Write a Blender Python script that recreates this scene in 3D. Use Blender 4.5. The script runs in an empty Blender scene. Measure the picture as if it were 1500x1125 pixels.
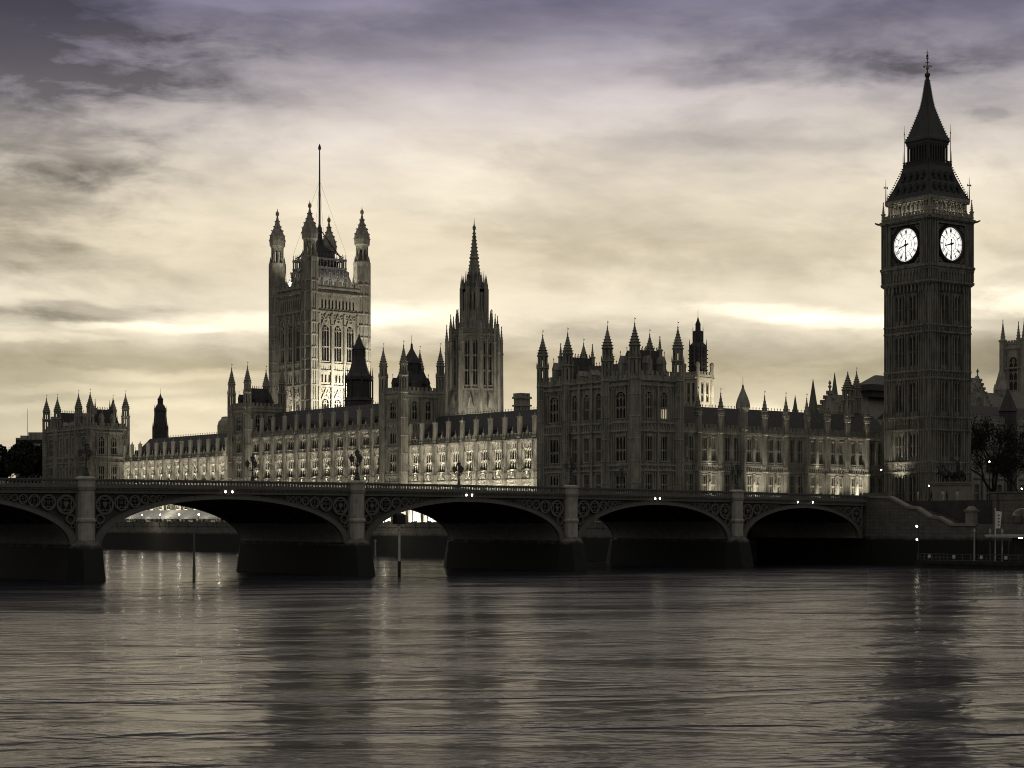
import bpy, math, random
from mathutils import Vector, Matrix
R = math.radians
S = bpy.context.scene
COL = S.collection
random.seed(7)
PI = math.pi

# ------------------------------------------------------------------ camera, world, sun, exposure
# world axes: +x inland (away from the river), +y upstream along the palace front, z = 0 at the water
HEAD = R(51.76)
cd = bpy.data.cameras.new('camera'); cam = bpy.data.objects.new('camera', cd); COL.objects.link(cam)
cam.location = (0, 0, 7.3); cam.rotation_euler = (PI/2, 0, HEAD - PI/2)
cd.sensor_width = 36; cd.lens = 36*2680/1500; cd.shift_y = 202/1500
cd.clip_start = 1; cd.clip_end = 20000
S.camera = cam
S.view_settings.view_transform = 'Standard'; S.view_settings.look = 'None'
S.view_settings.exposure = 0; S.view_settings.gamma = 1
S.render.engine = 'CYCLES'
S.cycles.use_denoising = True
S.cycles.pixel_filter_type = 'BLACKMAN_HARRIS'; S.cycles.filter_width = 1.05
S.cycles.max_bounces = 6; S.cycles.diffuse_bounces = 3; S.cycles.glossy_bounces = 3
S.cycles.sample_clamp_indirect = 4

def s2l(c):
    return tuple(((v/255)/12.92 if v < 10.3 else (((v/255)+.055)/1.055)**2.4) for v in c)

class NT:
    """small node-tree writer"""
    def __init__(s, tree): s.t = tree; s.n = tree.nodes; s.l = tree.links
    def new(s, typ, **kw):
        n = s.n.new(typ)
        for k, v in kw.items(): setattr(n, k, v)
        return n
    def put(s, sock, v):
        if isinstance(v, bpy.types.NodeSocket): s.l.new(v, sock)
        else: sock.default_value = v
    def m(s, op, a, b=None, c=None, clamp=False):
        n = s.new('ShaderNodeMath', operation=op, use_clamp=clamp)
        for i, v in enumerate((a, b, c)):
            if v is not None: s.put(n.inputs[i], v)
        return n.outputs[0]
    def noise(s, vec, scale, detail=4, rough=.5, dist=0, lac=2.0):
        n = s.new('ShaderNodeTexNoise'); s.put(n.inputs['Vector'], vec)
        n.inputs['Scale'].default_value = scale; n.inputs['Detail'].default_value = detail
        n.inputs['Roughness'].default_value = rough; n.inputs['Distortion'].default_value = dist
        n.inputs['Lacunarity'].default_value = lac
        return n.outputs[0]
    def ramp(s, fac, stops, interp='LINEAR'):
        n = s.new('ShaderNodeValToRGB'); s.put(n.inputs[0], fac); cr = n.color_ramp; cr.interpolation = interp
        while len(cr.elements) < len(stops): cr.elements.new(.5)
        for e, (p, c) in zip(cr.elements, stops):
            e.position = p; e.color = (c, c, c, 1) if isinstance(c, (int, float)) else (*c, 1)
        return n.outputs[0]
    def mix(s, fac, a, b, blend='MIX'):
        n = s.new('ShaderNodeMix', data_type='RGBA', blend_type=blend)
        s.put(n.inputs[0], fac)
        for i, v in ((6, a), (7, b)):
            if isinstance(v, tuple): n.inputs[i].default_value = (*v, 1)[:4]
            else: s.put(n.inputs[i], v)
        return n.outputs[2]
    def comb(s, x, y, z):
        n = s.new('ShaderNodeCombineXYZ')
        for i, v in enumerate((x, y, z)): s.put(n.inputs[i], v)
        return n.outputs[0]
    def sep(s, v):
        n = s.new('ShaderNodeSeparateXYZ'); s.put(n.inputs[0], v); return n.outputs

SUN_EL = R(9); SUN_DIR_A = HEAD + R(1.5)          # sun low behind the palace, under cloud
W = bpy.data.worlds.new('World'); S.world = W; W.use_nodes = True
def build_world():
    t = NT(W.node_tree); t.n.clear()
    tc = t.new('ShaderNodeTexCoord')
    vr = t.new('ShaderNodeVectorRotate', rotation_type='Z_AXIS'); t.l.new(tc.outputs['Generated'], vr.inputs['Vector'])
    vr.inputs['Angle'].default_value = PI/2 - HEAD      # sunset direction becomes +y
    x, y, z = t.sep(vr.outputs[0])
    az = t.m('ARCTAN2', x, y)
    hor = t.m('SQRT', t.m('ADD', t.m('MULTIPLY', x, x), t.m('MULTIPLY', y, y)))
    A0 = t.m('MULTIPLY', az, 2.68)
    B0 = t.m('MULTIPLY', t.m('DIVIDE', z, t.m('MAXIMUM', hor, .02)), 2.68)
    # warp
    base = t.comb(t.m('MULTIPLY', A0, 1.0), t.m('MULTIPLY', B0, 3.2), 0.0)
    w1 = t.noise(base, 3.2, 5, .55)
    base2 = t.comb(t.m('ADD', A0, 7.3), t.m('MULTIPLY', B0, 3.6), 2.0)
    w2 = t.noise(base2, 2.6, 6, .6)
    A = t.m('MULTIPLY_ADD', t.m('SUBTRACT', w1, .5), .30, A0)
    B = t.m('MULTIPLY_ADD', t.m('SUBTRACT', w2, .5), .075, B0)
    Bc = t.m('MULTIPLY_ADD', t.m('SUBTRACT', w1, .5), .10, B0)
    g = [(-.1, (196, 186, 156)), (0, (200, 190, 160)), (.10, (222, 213, 184)), (.17, (206, 198, 170)), (.23, (190, 181, 152)), (.27, (224, 216, 192)),
         (.31, (229, 221, 197)), (.40, (224, 214, 187)), (.50, (222, 214, 195)), (.56, (212, 205, 194)), (.62, (194, 188, 187)), (.67, (164, 159, 166)), (.72, (136, 133, 149)),
         (.78, (106, 105, 128)), (.9, (70, 72, 102)), (1.05, (42, 45, 78)), (1.4, (30, 33, 60)), (2.2, (32, 34, 56))]
    lo, hi = g[0][0], g[-1][0]
    fac = t.m('DIVIDE', t.m('SUBTRACT', Bc, lo), hi - lo, clamp=True)
    colr = t.ramp(fac, [((p - lo)/(hi - lo), s2l(c)) for p, c in g])
    # cloud texture, long soft bands that thin towards the horizon
    c1 = t.noise(t.comb(t.m('MULTIPLY', A0, 1.3), t.m('MULTIPLY_ADD', A0, .5, t.m('MULTIPLY', B0, 4.6)), 5.0), 2.0, 8, .55, .5)
    c2 = t.noise(t.comb(t.m('MULTIPLY', A0, 2.6), t.m('MULTIPLY', B0, 9.0), 1.0), 2.6, 8, .6, .6)
    c3 = t.noise(t.comb(t.m('MULTIPLY', A0, 2.0), t.m('MULTIPLY_ADD', A0, .4, t.m('MULTIPLY', B0, 4.6)), 9.0), 1.25, 9, .56, .25)
    k = t.m('ADD', t.m('MULTIPLY_ADD', t.m('SUBTRACT', c1, .5), .62, 1.0), t.m('MULTIPLY', t.m('SUBTRACT', c2, .5), .34))
    k = t.m('ADD', k, t.m('MULTIPLY', t.m('SUBTRACT', t.ramp(c3, [(.34, 0.0), (.47, .34), (.53, .72), (.70, 1.0)]), .5), .38))
    # cloud banks and breaks: (azimuth, elevation, half widths, amount)
    F = [(-.36, .288, .13, .013, .50), (-.24, .296, .08, .014, .42), (-.52, .276, .10, .007, .45), (-.70, .258, .10, .005, .30), (-.62, .300, .15, .011, -.50), (-.74, .288, .12, .012, -.36),
         (-.56, .238, .42, .018, -.26), (.06, .240, .5, .03, -.10), (.40, .303, .14, .009, .52), (.52, .293, .12, .008, .48), (.74, .308, .10, .014, .55),
         (.44, .245, .46, .030, -.28), (.62, .70, .28, .050, -.36), (.42, .655, .20, .024, -.30), (.78, .63, .2, .05, -.16), (.688, .578, .024, .008, -.26),
         (-.22, .705, .22, .026, -.26), (-.26, .765, .22, .014, .40), (-.80, .62, .22, .18, -.50), (-.66, .72, .28, .09, -.30), (-.74, .50, .2, .06, -.08), (-.70, .42, .18, .06, -.12), (.10, .70, .12, .03, .18), (-.45, .64, .2, .03, -.14),
         (.25, .50, .36, .05, .14), (-.13, .292, .07, .018, .34), (.325, .150, .03, .012, .40), (-.60, .165, .16, .008, .25), (-.48, .212, .12, .006, .28), (-.60, .190, .12, .006, .22), (-.18, .46, .16, .05, .08), (-.52, .37, .12, .02, -.08),
         (.14, .40, .22, .03, -.08), (.45, .38, .2, .03, -.07), (.36, .55, .2, .012, -.12), (-.4, .50, .25, .02, -.10)]
    fn = t.noise(t.comb(t.m('MULTIPLY', A0, 2.2), t.m('MULTIPLY', B0, 7.0), 4.0), 3.4, 8, .6, .3)
    fn = t.m('MULTIPLY', t.m('SUBTRACT', fn, .5), 3.5)
    for (a, b, ra, rb, am) in F:
        da = t.m('MULTIPLY', t.m('SUBTRACT', A, a), 1/ra); db = t.m('MULTIPLY', t.m('SUBTRACT', B, b), 1/rb)
        q = t.m('ADD', t.m('MULTIPLY', da, da), t.m('MULTIPLY', db, db))
        q = t.m('MAXIMUM', t.m('ADD', t.m('MULTIPLY', q, .62), fn), 0.0)
        k = t.m('MULTIPLY_ADD', t.m('POWER', 2.718, t.m('MULTIPLY', t.m('MULTIPLY', q, q), -1.0)), am*.9, k)
    k = t.m('MAXIMUM', k, .25)
    mul = t.new('ShaderNodeVectorMath', operation='SCALE'); t.l.new(colr, mul.inputs[0]); t.l.new(k, mul.inputs['Scale'])
    colr = mul.outputs[0]
    colr = t.mix(1.0, colr, (1.0, .972, .985), 'MULTIPLY')
    # the thicker cloud overhead turns violet grey
    vt = t.m('MULTIPLY', t.m('MULTIPLY', t.m('SUBTRACT', 1.0, k), 1.6, clamp=True), t.ramp(B0, [(.42, 0.0), (.66, 1.0)]))
    colr = t.mix(t.m('MULTIPLY', vt, .8), colr, t.mix(1.0, colr, (.95, .97, 1.14), 'MULTIPLY'))
    # away from the sunset the overcast is dimmer and greyer
    rear = t.m('SMOOTH_MIN', t.m('ABSOLUTE', A0), 9.0, .1)
    rf = t.ramp(t.m('DIVIDE', rear, 8.4), [(0, 0.0), (.10, 0.0), (.45, 1.0), (1, 1.0)])
    rearcol = t.ramp(t.m('DIVIDE', B0, 4.0, clamp=True), [(0, s2l((84, 82, 76))), (.25, s2l((129, 126, 118))), (1, s2l((156, 153, 150)))])
    colr = t.mix(rf, colr, rearcol)
    bg = t.new('ShaderNodeBackground'); t.l.new(colr, bg.inputs[0]); bg.inputs[1].default_value = 1.0
    sky = t.new('ShaderNodeTexSky', sky_type='NISHITA'); sky.sun_disc = False
    sky.sun_elevation = SUN_EL; sky.sun_rotation = PI/2 - SUN_DIR_A
    bg2 = t.new('ShaderNodeBackground'); t.l.new(sky.outputs[0], bg2.inputs[0]); bg2.inputs[1].default_value = .05
    # the clear sky only shows thinly through the cloud sheet
    mx = t.new('ShaderNodeMixShader'); mx.inputs[0].default_value = .025
    t.l.new(bg.outputs[0], mx.inputs[1]); t.l.new(bg2.outputs[0], mx.inputs[2])
    out = t.new('ShaderNodeOutputWorld'); t.l.new(mx.outputs[0], out.inputs[0])
build_world()
sd = bpy.data.lights.new('sun', 'SUN'); sd.energy = .5; sd.angle = R(70); sd.color = (1, .88, .7)
sun = bpy.data.objects.new('sun', sd); COL.objects.link(sun)
sv = Vector((math.cos(SUN_DIR_A)*math.cos(SUN_EL), math.sin(SUN_DIR_A)*math.cos(SUN_EL), math.sin(SUN_EL)))
sun.rotation_euler = sv.to_track_quat('Z', 'Y').to_euler()

# ------------------------------------------------------------------ materials
def mat(name, base, rough=.8, var=.35, scale=.6, streak=0.0, bump=.0, bscale=3.0, metal=0, emit=None, estr=0, tide=None, spec=.4, brick=None):
    m = bpy.data.materials.new(name); m.use_nodes = True
    t = NT(m.node_tree); p = t.n['Principled BSDF']
    p.inputs['Roughness'].default_value = rough; p.inputs['Metallic'].default_value = metal
    p.inputs['Specular IOR Level'].default_value = spec
    geo = t.new('ShaderNodeNewGeometry'); pos = geo.outputs['Position']
    n1 = t.noise(pos, scale, 7, .6)
    fac = n1
    if streak >= .4:
        n3 = t.noise(pos, 2.6, 4, .7); n1 = fac = t.m('ADD', t.m('MULTIPLY', n1, .6), t.m('MULTIPLY', n3, .4))
    if streak:
        x, y, z = t.sep(pos)
        n2 = t.noise(t.comb(x, y, t.m('MULTIPLY', z, .12)), 1.6, 5, .6)
        fac = t.m('ADD', t.m('MULTIPLY', n1, 1-streak), t.m('MULTIPLY', n2, streak))
    b = Vector(base)
    c = t.ramp(fac, [(.30, tuple(b*max(.06, 1-var*1.35))), (.5, tuple(b)), (.68, tuple(b*(1+var*.85)))])
    if brick:
        bw, bh, dark = brick
        x, y, z = t.sep(pos)
        u = t.m('ADD', x, y)
        br = t.new('ShaderNodeTexBrick'); t.l.new(t.comb(u, z, 0.0), br.inputs['Vector'])
        br.inputs['Scale'].default_value = 1; br.inputs['Brick Width'].default_value = bw; br.inputs['Row Height'].default_value = bh
        br.inputs['Mortar Size'].default_value = .03; br.inputs['Color1'].default_value = (1, 1, 1, 1); br.inputs['Color2'].default_value = (.78, .78, .78, 1)
        br.inputs['Mortar'].default_value = (dark, dark, dark, 1)
        c = t.mix(1.0, c, br.outputs[0], 'MULTIPLY')
    if tide is not None:                                   # weed and mud left by the tide
        z = t.sep(pos)[2]
        zz = t.m('MULTIPLY_ADD', t.m('SUBTRACT', n1, .5), 1.2, z)
        f = t.ramp(t.m('DIVIDE', zz, 10.0, clamp=True), [(tide/10-.03, 1.0), (tide/10+.03, 0.0)])
        c = t.mix(f, c, (.012, .013, .010))
    t.put(p.inputs['Base Color'], c)
    if bump:
        bn = t.noise(pos, bscale, 6, .65)
        bp = t.new('ShaderNodeBump'); bp.inputs['Strength'].default_value = bump; bp.inputs['Distance'].default_value = .12
        t.l.new(bn, bp.inputs['Height']); t.l.new(bp.outputs[0], p.inputs['Normal'])
    if emit:
        p.inputs['Emission Color'].default_value = (*emit, 1); p.inputs['Emission Strength'].default_value = estr
    return m
M = {}
M['stone'] = mat('limestone', (.30, .284, .242), .85, .62, .35, .5, .5, 2.5)
M['stone_dark'] = mat('sooted_limestone', (.28, .267, .23), .85, .70, .4, .55, .5, 2.5)
M['stone_pale'] = mat('pale_limestone', (.42, .385, .31), .85, .4, .4, .4, .4, 2.5)
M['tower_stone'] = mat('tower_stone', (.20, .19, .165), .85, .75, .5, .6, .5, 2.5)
M['coping'] = mat('worn_coping', (.22, .205, .175), .75, .35, .8, .4, .4, 4)
M['granite'] = mat('granite', (.17, .16, .14), .75, .4, .7, .3, .4, 4, tide=4.3, brick=(1.5, .62, .35))
M['pilaster'] = mat('dressed_granite', (.38, .36, .32), .7, .4, .9, .4, .3, 4)
M['masonry'] = mat('block_masonry', (.15, .14, .12), .8, .4, .5, .4, .4, 3, tide=4.5, brick=(1.6, .6, .5))
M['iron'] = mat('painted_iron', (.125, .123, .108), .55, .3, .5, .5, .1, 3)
M['iron_dark'] = mat('dark_painted_iron_and_shade', (.05, .05, .045), .55, .3, .5)  # dark ironwork; on the spandrel backing its darkness stands in for shade
M['lead'] = mat('cast_iron_roof', (.045, .045, .048), .6, .45, .8, .4, .4, 3)
M['slate'] = mat('slate_roof', (.055, .053, .052), .7, .5, 1.2, .4, .5, 4)
M['roofpale'] = mat('lead_roof', (.16, .15, .13), .7, .3, .5, .5, .3, 3)
M['glass'] = mat('dark_glass', (.012, .012, .013), .12, .3, .8, spec=.5)
M['litglass'] = mat('lit_window', (.3, .28, .22), .5, .2, .5, emit=(1, .88, .62), estr=.45)
M['dial'] = mat('opal_dial', (.7, .68, .6), .4, .05, .5, emit=(1, .97, .88), estr=1.12)
M['black'] = mat('black_iron', (.012, .012, .012), .5, .3, 2)
M['bronze'] = mat('dark_bronze', (.018, .017, .014), .45, .4, 2, metal=.3)
M['lamp'] = mat('lamp_glow', (.8, .8, .8), .4, .05, 1, emit=(1, .93, .74), estr=30)
M['lampstar'] = mat('terrace_lamp_glow', (.8, .8, .8), .4, .05, 1, emit=(1, .95, .80), estr=60)
M['lampdim'] = mat('lamp_glow_soft', (.8, .8, .8), .4, .05, 1, emit=(1, .93, .74), estr=8)
M['lantern_glass'] = mat('lantern_glass', (.16, .155, .14), .25, .2, 3)
M['canvas'] = mat('white_canvas', (.72, .70, .64), .8, .12, .5, .3)
M['white'] = mat('white_paint', (.6, .58, .52), .5, .25, 1.2, .4)
M['bark'] = mat('bark', (.045, .04, .032), .9, .5, 3, bump=.5)
M['leaf'] = mat('foliage', (.035, .038, .022), .8, .6, .5)
M['land'] = mat('ground_stone', (.12, .115, .10), .9, .4, .2)
M['road'] = mat('asphalt', (.05, .05, .05), .9, .3, .5)
M['hull'] = mat('tarred_steel', (.02, .02, .02), .5, .4, .8)
M['gold'] = mat('gilded_copper', (.35, .28, .14), .45, .3, 2, metal=.6)
M['cloth_a'] = mat('dark_cloth', (.03, .03, .035), .9, .3, 3)
M['cloth_b'] = mat('pale_cloth', (.45, .43, .4), .9, .2, 3)
M['skin'] = mat('skin', (.42, .30, .23), .6, .1, 3)

# ------------------------------------------------------------------ mesh writer
class MB:
    def __init__(s): s.v = []; s.f = []; s.at()
    def at(s, x=0, y=0, z=0, rot=0):
        s.o = (x, y, z); s.c = math.cos(R(rot)); s.s = math.sin(R(rot)); return s
    def add(s, pts):
        b = len(s.v); ox, oy, oz = s.o; c, n = s.c, s.s
        s.v += [(ox + x*c - y*n, oy + x*n + y*c, oz + z) for x, y, z in pts]; return b
    def box(s, x0, x1, y0, y1, z0, z1):
        b = s.add([(x0, y0, z0), (x1, y0, z0), (x1, y1, z0), (x0, y1, z0), (x0, y0, z1), (x1, y0, z1), (x1, y1, z1), (x0, y1, z1)])
        s.f += [(b, b+3, b+2, b+1), (b+4, b+5, b+6, b+7), (b, b+1, b+5, b+4), (b+1, b+2, b+6, b+5), (b+2, b+3, b+7, b+6), (b+3, b, b+4, b+7)]
        return s
    def frus(s, x0, x1, y0, y1, z0, a0, a1, c0, c1, z1):
        b = s.add([(x0, y0, z0), (x1, y0, z0), (x1, y1, z0), (x0, y1, z0), (a0, c0, z1), (a1, c0, z1), (a1, c1, z1), (a0, c1, z1)])
        s.f += [(b, b+3, b+2, b+1), (b+4, b+5, b+6, b+7), (b, b+1, b+5, b+4), (b+1, b+2, b+6, b+5), (b+2, b+3, b+7, b+6), (b+3, b, b+4, b+7)]
        return s
    def prism(s, poly, y0, y1):                        # polygon in (x, z) pulled along y
        n = len(poly)
        b = s.add([(x, y0, z) for x, z in poly] + [(x, y1, z) for x, z in poly])
        s.f += [tuple(range(b, b+n)), tuple(range(b+2*n-1, b+n-1, -1))]
        s.f += [(b+i, b+n+i, b+n+(i+1) % n, b+(i+1) % n) for i in range(n)]
        return s
    def hprism(s, poly, z0, z1):                       # polygon in (x, y) pulled along z
        n = len(poly)
        b = s.add([(x, y, z0) for x, y in poly] + [(x, y, z1) for x, y in poly])
        s.f += [tuple(range(b+n-1, b-1, -1)), tuple(range(b+n, b+2*n))]
        s.f += [(b+i, b+(i+1) % n, b+n+(i+1) % n, b+n+i) for i in range(n)]
        return s
    def lathe(s, cx, cy, prof, n=8, rot=22.5, sx=1, sy=1):
        b0 = len(s.v); k = len(prof); pts = []
        for r, z in prof:
            for i in range(n):
                a = R(rot) + 2*PI*i/n
                pts.append((cx + sx*r*math.cos(a), cy + sy*r*math.sin(a), z))
        b = s.add(pts)
        for j in range(k-1):
            for i in range(n):
                i2 = (i+1) % n
                s.f.append((b+j*n+i, b+j*n+i2, b+(j+1)*n+i2, b+(j+1)*n+i))
        s.f.append(tuple(range(b+n-1, b-1, -1))); s.f.append(tuple(range(b+(k-1)*n, b+k*n)))
        return s
    def sq(s, cx, cy, prof):                           # square lathe, r = half width
        return s.lathe(cx, cy, [(r*math.sqrt(2), z) for r, z in prof], 4, 45)
    def tube(s, pts, rad, n=6):
        pts = [Vector(p) for p in pts]; k = len(pts)
        if not isinstance(rad, (list, tuple)): rad = [rad]*k
        out = []
        for i, p in enumerate(pts):
            d = (pts[min(i+1, k-1)] - pts[max(i-1, 0)]).normalized()
            a = d.cross(Vector((0, 0, 1)) if abs(d.z) < .9 else Vector((1, 0, 0))).normalized(); c = d.cross(a)
            for j in range(n):
                q = p + (a*math.cos(2*PI*j/n) + c*math.sin(2*PI*j/n))*rad[i]
                out.append(tuple(q))
        b = s.add(out)
        for i in range(k-1):
            for j in range(n):
                j2 = (j+1) % n
                s.f.append((b+i*n+j, b+i*n+j2, b+(i+1)*n+j2, b+(i+1)*n+j))
        s.f.append(tuple(range(b, b+n))); s.f.append(tuple(range(b+(k-1)*n, b+k*n)))
        return s
    def ring(s, cx, cz, r0, r1, y0, y1, n=24, a0=0, a1=360):  # flat ring in the (x, z) plane
        full = abs(a1-a0) >= 360; k = n if full else n+1
        pts = []
        for i in range(k):
            a = R(a0 + (a1-a0)*i/n); c, q = math.cos(a), math.sin(a)
            pts += [(cx+r0*c, y0, cz+r0*q), (cx+r1*c, y0, cz+r1*q), (cx+r1*c, y1, cz+r1*q), (cx+r0*c, y1, cz+r0*q)]
        b = s.add(pts)
        for i in range(n):
            p, q = b+4*i, b+4*((i+1) % k)
            for e in range(4):
                e2 = (e+1) % 4
                s.f.append((p+e, p+e2, q+e2, q+e))
        return s
    def mesh(s, name, org=(0, 0, 0), smooth=False):
        me = bpy.data.meshes.new(name)
        ox, oy, oz = org
        me.from_pydata([(x-ox, y-oy, z-oz) for x, y, z in s.v], [], s.f); me.update()
        if smooth: me.polygons.foreach_set('use_smooth', [True]*len(me.polygons))
        return me

class Thing:
    def __init__(s, name, label, cat, loc=(0, 0, 0), group=None, kind=None):
        o = bpy.data.objects.new(name, None); COL.objects.link(o); o.location = loc
        o['label'] = label; o['category'] = cat
        if group: o['group'] = group
        if kind: o['kind'] = kind
        o.empty_display_size = .5
        s.o = o; s.loc = Vector(loc)
    def part(s, name, mb, m, parent=None, smooth=False, label=None, kind=None):
        me = mb.mesh(name, s.loc, smooth); me.materials.append(M[m] if isinstance(m, str) else m)
        o = bpy.data.objects.new(name, me); COL.objects.link(o); o.parent = parent or s.o
        if label: o['label'] = label
        if kind: o['kind'] = kind
        return o
    def inst(s, name, me, loc, rot=0, parent=None):
        o = bpy.data.objects.new(name, me); COL.objects.link(o); o.parent = parent or s.o
        if parent is None: o.location = Vector(loc) - s.loc
        o.rotation_euler = (0, 0, R(rot)); return o

def single(name, mb, m, label=None, cat=None, group=None, kind=None, smooth=False):
    me = mb.mesh(name, (0, 0, 0), smooth); me.materials.append(M[m])
    o = bpy.data.objects.new(name, me); COL.objects.link(o)
    if label: o['label'] = label
    if cat: o['category'] = cat
    if group: o['group'] = group
    if kind: o['kind'] = kind
    return o
def copy_tree(o, parent=None):
    c = o.copy(); COL.objects.link(c)
    if parent is not None: c.parent = parent
    for ch in list(o.children): copy_tree(ch, c)
    return c

def flood(x, y, z, sx, sy, power, aim=(0, 0, 1), col=(1, .92, .74), spread=130):
    l = bpy.data.lights.new('floodlight', 'AREA'); l.shape = 'RECTANGLE'; l.size = sx; l.size_y = sy; l.energy = power; l.color = col; l.spread = R(spread)
    o = bpy.data.objects.new('floodlight', l); COL.objects.link(o); o.location = (x, y, z)
    o.rotation_euler = (-Vector(aim)).to_track_quat('Z', 'Y').to_euler(); return o

# ------------------------------------------------------------------ gothic kit (local frame: x along the wall, y into the wall, z up)
def pointed(w, zs, rise, n=6):
    """left half of a pointed arch from (-w/2, zs) to (0, zs+rise)"""
    return [(-w/2*math.cos(R(90)*i/n)**.85 if i < n else 0, zs + rise*math.sin(R(90)*i/n)) for i in range(n+1)]
_win = {}
def window_mesh(w, h, lights=3, transoms=(.5,), arch=0.0, lit=False, deep=.42):
    key = (round(w, 2), round(h, 2), lights, transoms, arch, lit)
    if key in _win: return _win[key]
    f = MB(); j = min(.14, w*.08); mw = min(.15, w*.07)
    f.box(-w/2, -w/2+j, -.04, deep, 0, h); f.box(w/2-j, w/2, -.04, deep, 0, h)
    f.box(-w/2-.05, w/2+.05, -.18, deep, -.16, .06)
    f.box(-w/2+j, w/2-j, -.04, deep, h-j, h)
    if arch:
        zs = h - arch
        L = pointed(w-2*j, zs, arch-j)
        f.prism([(-w/2+j, zs)] + L[1:] + [(-w/2+j, h-j)], .0, deep)
        f.prism([(-x, z) for x, z in ([(-w/2+j, zs)] + L[1:] + [(-w/2+j, h-j)])][::-1], .0, deep)
    top = h - j
    for i in range(1, lights):
        x = -w/2 + w*i/lights
        tz = top
        if arch: tz = h - arch*(.15 + .8*(abs(x)/(w/2))**1.6)
        f.box(x-mw/2, x+mw/2, .1, deep-.02, .06, tz)
    for q in transoms: f.box(-w/2+j, w/2-j, .14, deep-.02, h*q-.08, h*q+.08)
    # cusped heads of the lights
    lw = w/lights
    heads = [h*q-.08 for q in transoms] + [top if not arch else h-arch*.9]
    for i in range(lights):
        xc = -w/2 + lw*(i+.5)
        for zt in heads:
            a = lw*.42
            f.prism([(xc-a, zt-lw*.7), (xc-a*.55, zt-lw*.25), (xc, zt), (xc-a, zt)], .16, deep-.04)
            f.prism([(xc+a, zt), (xc, zt), (xc+a*.55, zt-lw*.25), (xc+a, zt-lw*.7)], .16, deep-.04)
    if arch:
        f.ring(0, h-arch*.62, w*.10, w*.15, .12, deep-.04, 10)
    p = MB(); p.box(-w/2+.02, w/2-.02, deep-.06, deep+.04, .02, h-.02)
    fm = f.mesh('window'); pm = p.mesh('pane'); fm.materials.append(M['stone']); pm.materials.append(M['glass'])
    _win[key] = (fm, pm); return _win[key]
class Face:
    """a wall frame: origin (x, y), rotation rot"""
    def __init__(s, x, y, rot): s.x = x; s.y = y; s.rot = rot; s.c = math.cos(R(rot)); s.s = math.sin(R(rot))
    def w(s, u, d, z): return (s.x + u*s.c - d*s.s, s.y + u*s.s + d*s.c, z)
    def mb(s, mb): return mb.at(s.x, s.y, 0, s.rot)
def wall(mb, F, u0, u1, z0, z1, cols, rows, th=.55):
    """wall slab with rectangular openings: cols (centre, width), rows (bottom, top)"""
    F.mb(mb); rows = sorted(rows); cols = sorted(cols)
    z = z0
    for za, zb in rows:
        if za > z: mb.box(u0, u1, 0, th, z, za)
        u = u0
        for uc, w in cols:
            mb.box(u, uc-w/2, 0, th, za, zb); u = uc+w/2
        mb.box(u, u1, 0, th, za, zb); z = zb
    if z1 > z: mb.box(u0, u1, 0, th, z, z1)
def windows(T, F, cols, rows, **kw):
    """kw rowspec: list of dict per row"""
    specs = kw['specs']; lits = kw.get('lit', ())
    for ri, (za, zb) in enumerate(rows):
        for ci, (uc, w) in enumerate(cols):
            sp = dict(specs[ri]); fm, pm = window_mesh(w, zb-za, lit=(ri, ci) in lits, **sp)
            o = T.inst('window', fm, F.w(uc, 0, za), F.rot); T.inst('pane', pm, (0, 0, 0), 0, o)
            if (ri, ci) in lits:
                l = MB().at(); l.box(-w/2+.05, w/2-.05, .33, .355, .1, (zb-za)*.36); lm = l.mesh('lit_pane'); lm.materials.append(M['litglass']); T.inst('lit_pane', lm, (0, 0, 0), 0, o)
def course(mb, F, u0, u1, z, h=.3, out=.34):
    F.mb(mb).box(u0, u1, -out, .1, z, z+h)
    mb.box(u0, u1, -out*.55, .1, z-h*.5, z)
def crenel(mb, F, u0, u1, z, h=1.2, step=1.5, y0=-.12, y1=.22):
    F.mb(mb).box(u0, u1, y0, y1, z, z+h*.5)
    n = max(1, round((u1-u0)/step)); st = (u1-u0)/n
    for i in range(n):
        c = u0 + st*(i+.5)
        mb.box(c-st*.3, c+st*.3, y0, y1, z+h*.5, z+h); mb.box(c-st*.34, c+st*.34, y0-.06, y1+.06, z+h, z+h+.12)
        mb.box(c-st*.12, c+st*.12, y0-.07, y0, z+.1, z+h*.85)
def fillets(mb, F, u0, u1, z0, z1, n, d=.22, w=.13):
    F.mb(mb)
    for i in range(n+1):
        u = u0 + (u1-u0)*i/n
        mb.box(u-w/2, u+w/2, -d, 0.02, z0, z1)
    st = (u1-u0)/n
    for i in range(n):                                  # little pointed heads
        a, b = u0+st*i+w/2, u0+st*(i+1)-w/2; m = (a+b)/2; k = min(st*.8, (z1-z0)*.4)
        mb.prism([(a, z1-k), (m, z1), (a, z1)], -d*.8, .02); mb.prism([(b, z1), (m, z1), (b, z1-k)], -d*.8, .02)
def crest(mb, F, uc, w, z0, z1):
    """carved shield between scrolled supporters"""
    F.mb(mb); h = z1-z0; m = uc
    mb.prism([(m-w*.13, z0+h*.75), (m-w*.13, z0+h*.4), (m, z0+h*.15), (m+w*.13, z0+h*.4), (m+w*.13, z0+h*.75)], -.36, .02)
    mb.prism([(m-w*.1, z0+h*.8), (m-w*.12, z0+h*.98), (m-w*.04, z0+h*.86), (m, z0+h), (m+w*.04, z0+h*.86), (m+w*.12, z0+h*.98), (m+w*.1, z0+h*.8)], -.34, .02)
    for s in (-1, 1):
        mb.prism([(m+s*w*.17, z0+h*.15), (m+s*w*.2, z0+h*.85), (m+s*w*.3, z0+h*.95), (m+s*w*.27, z0+h*.6), (m+s*w*.36, z0+h*.2), (m+s*w*.28, z0+h*.35)][::s], -.32, .02)
        mb.ring(m+s*w*.4, z0+h*.62, h*.1, h*.2, -.16, .02, 8)
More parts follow.
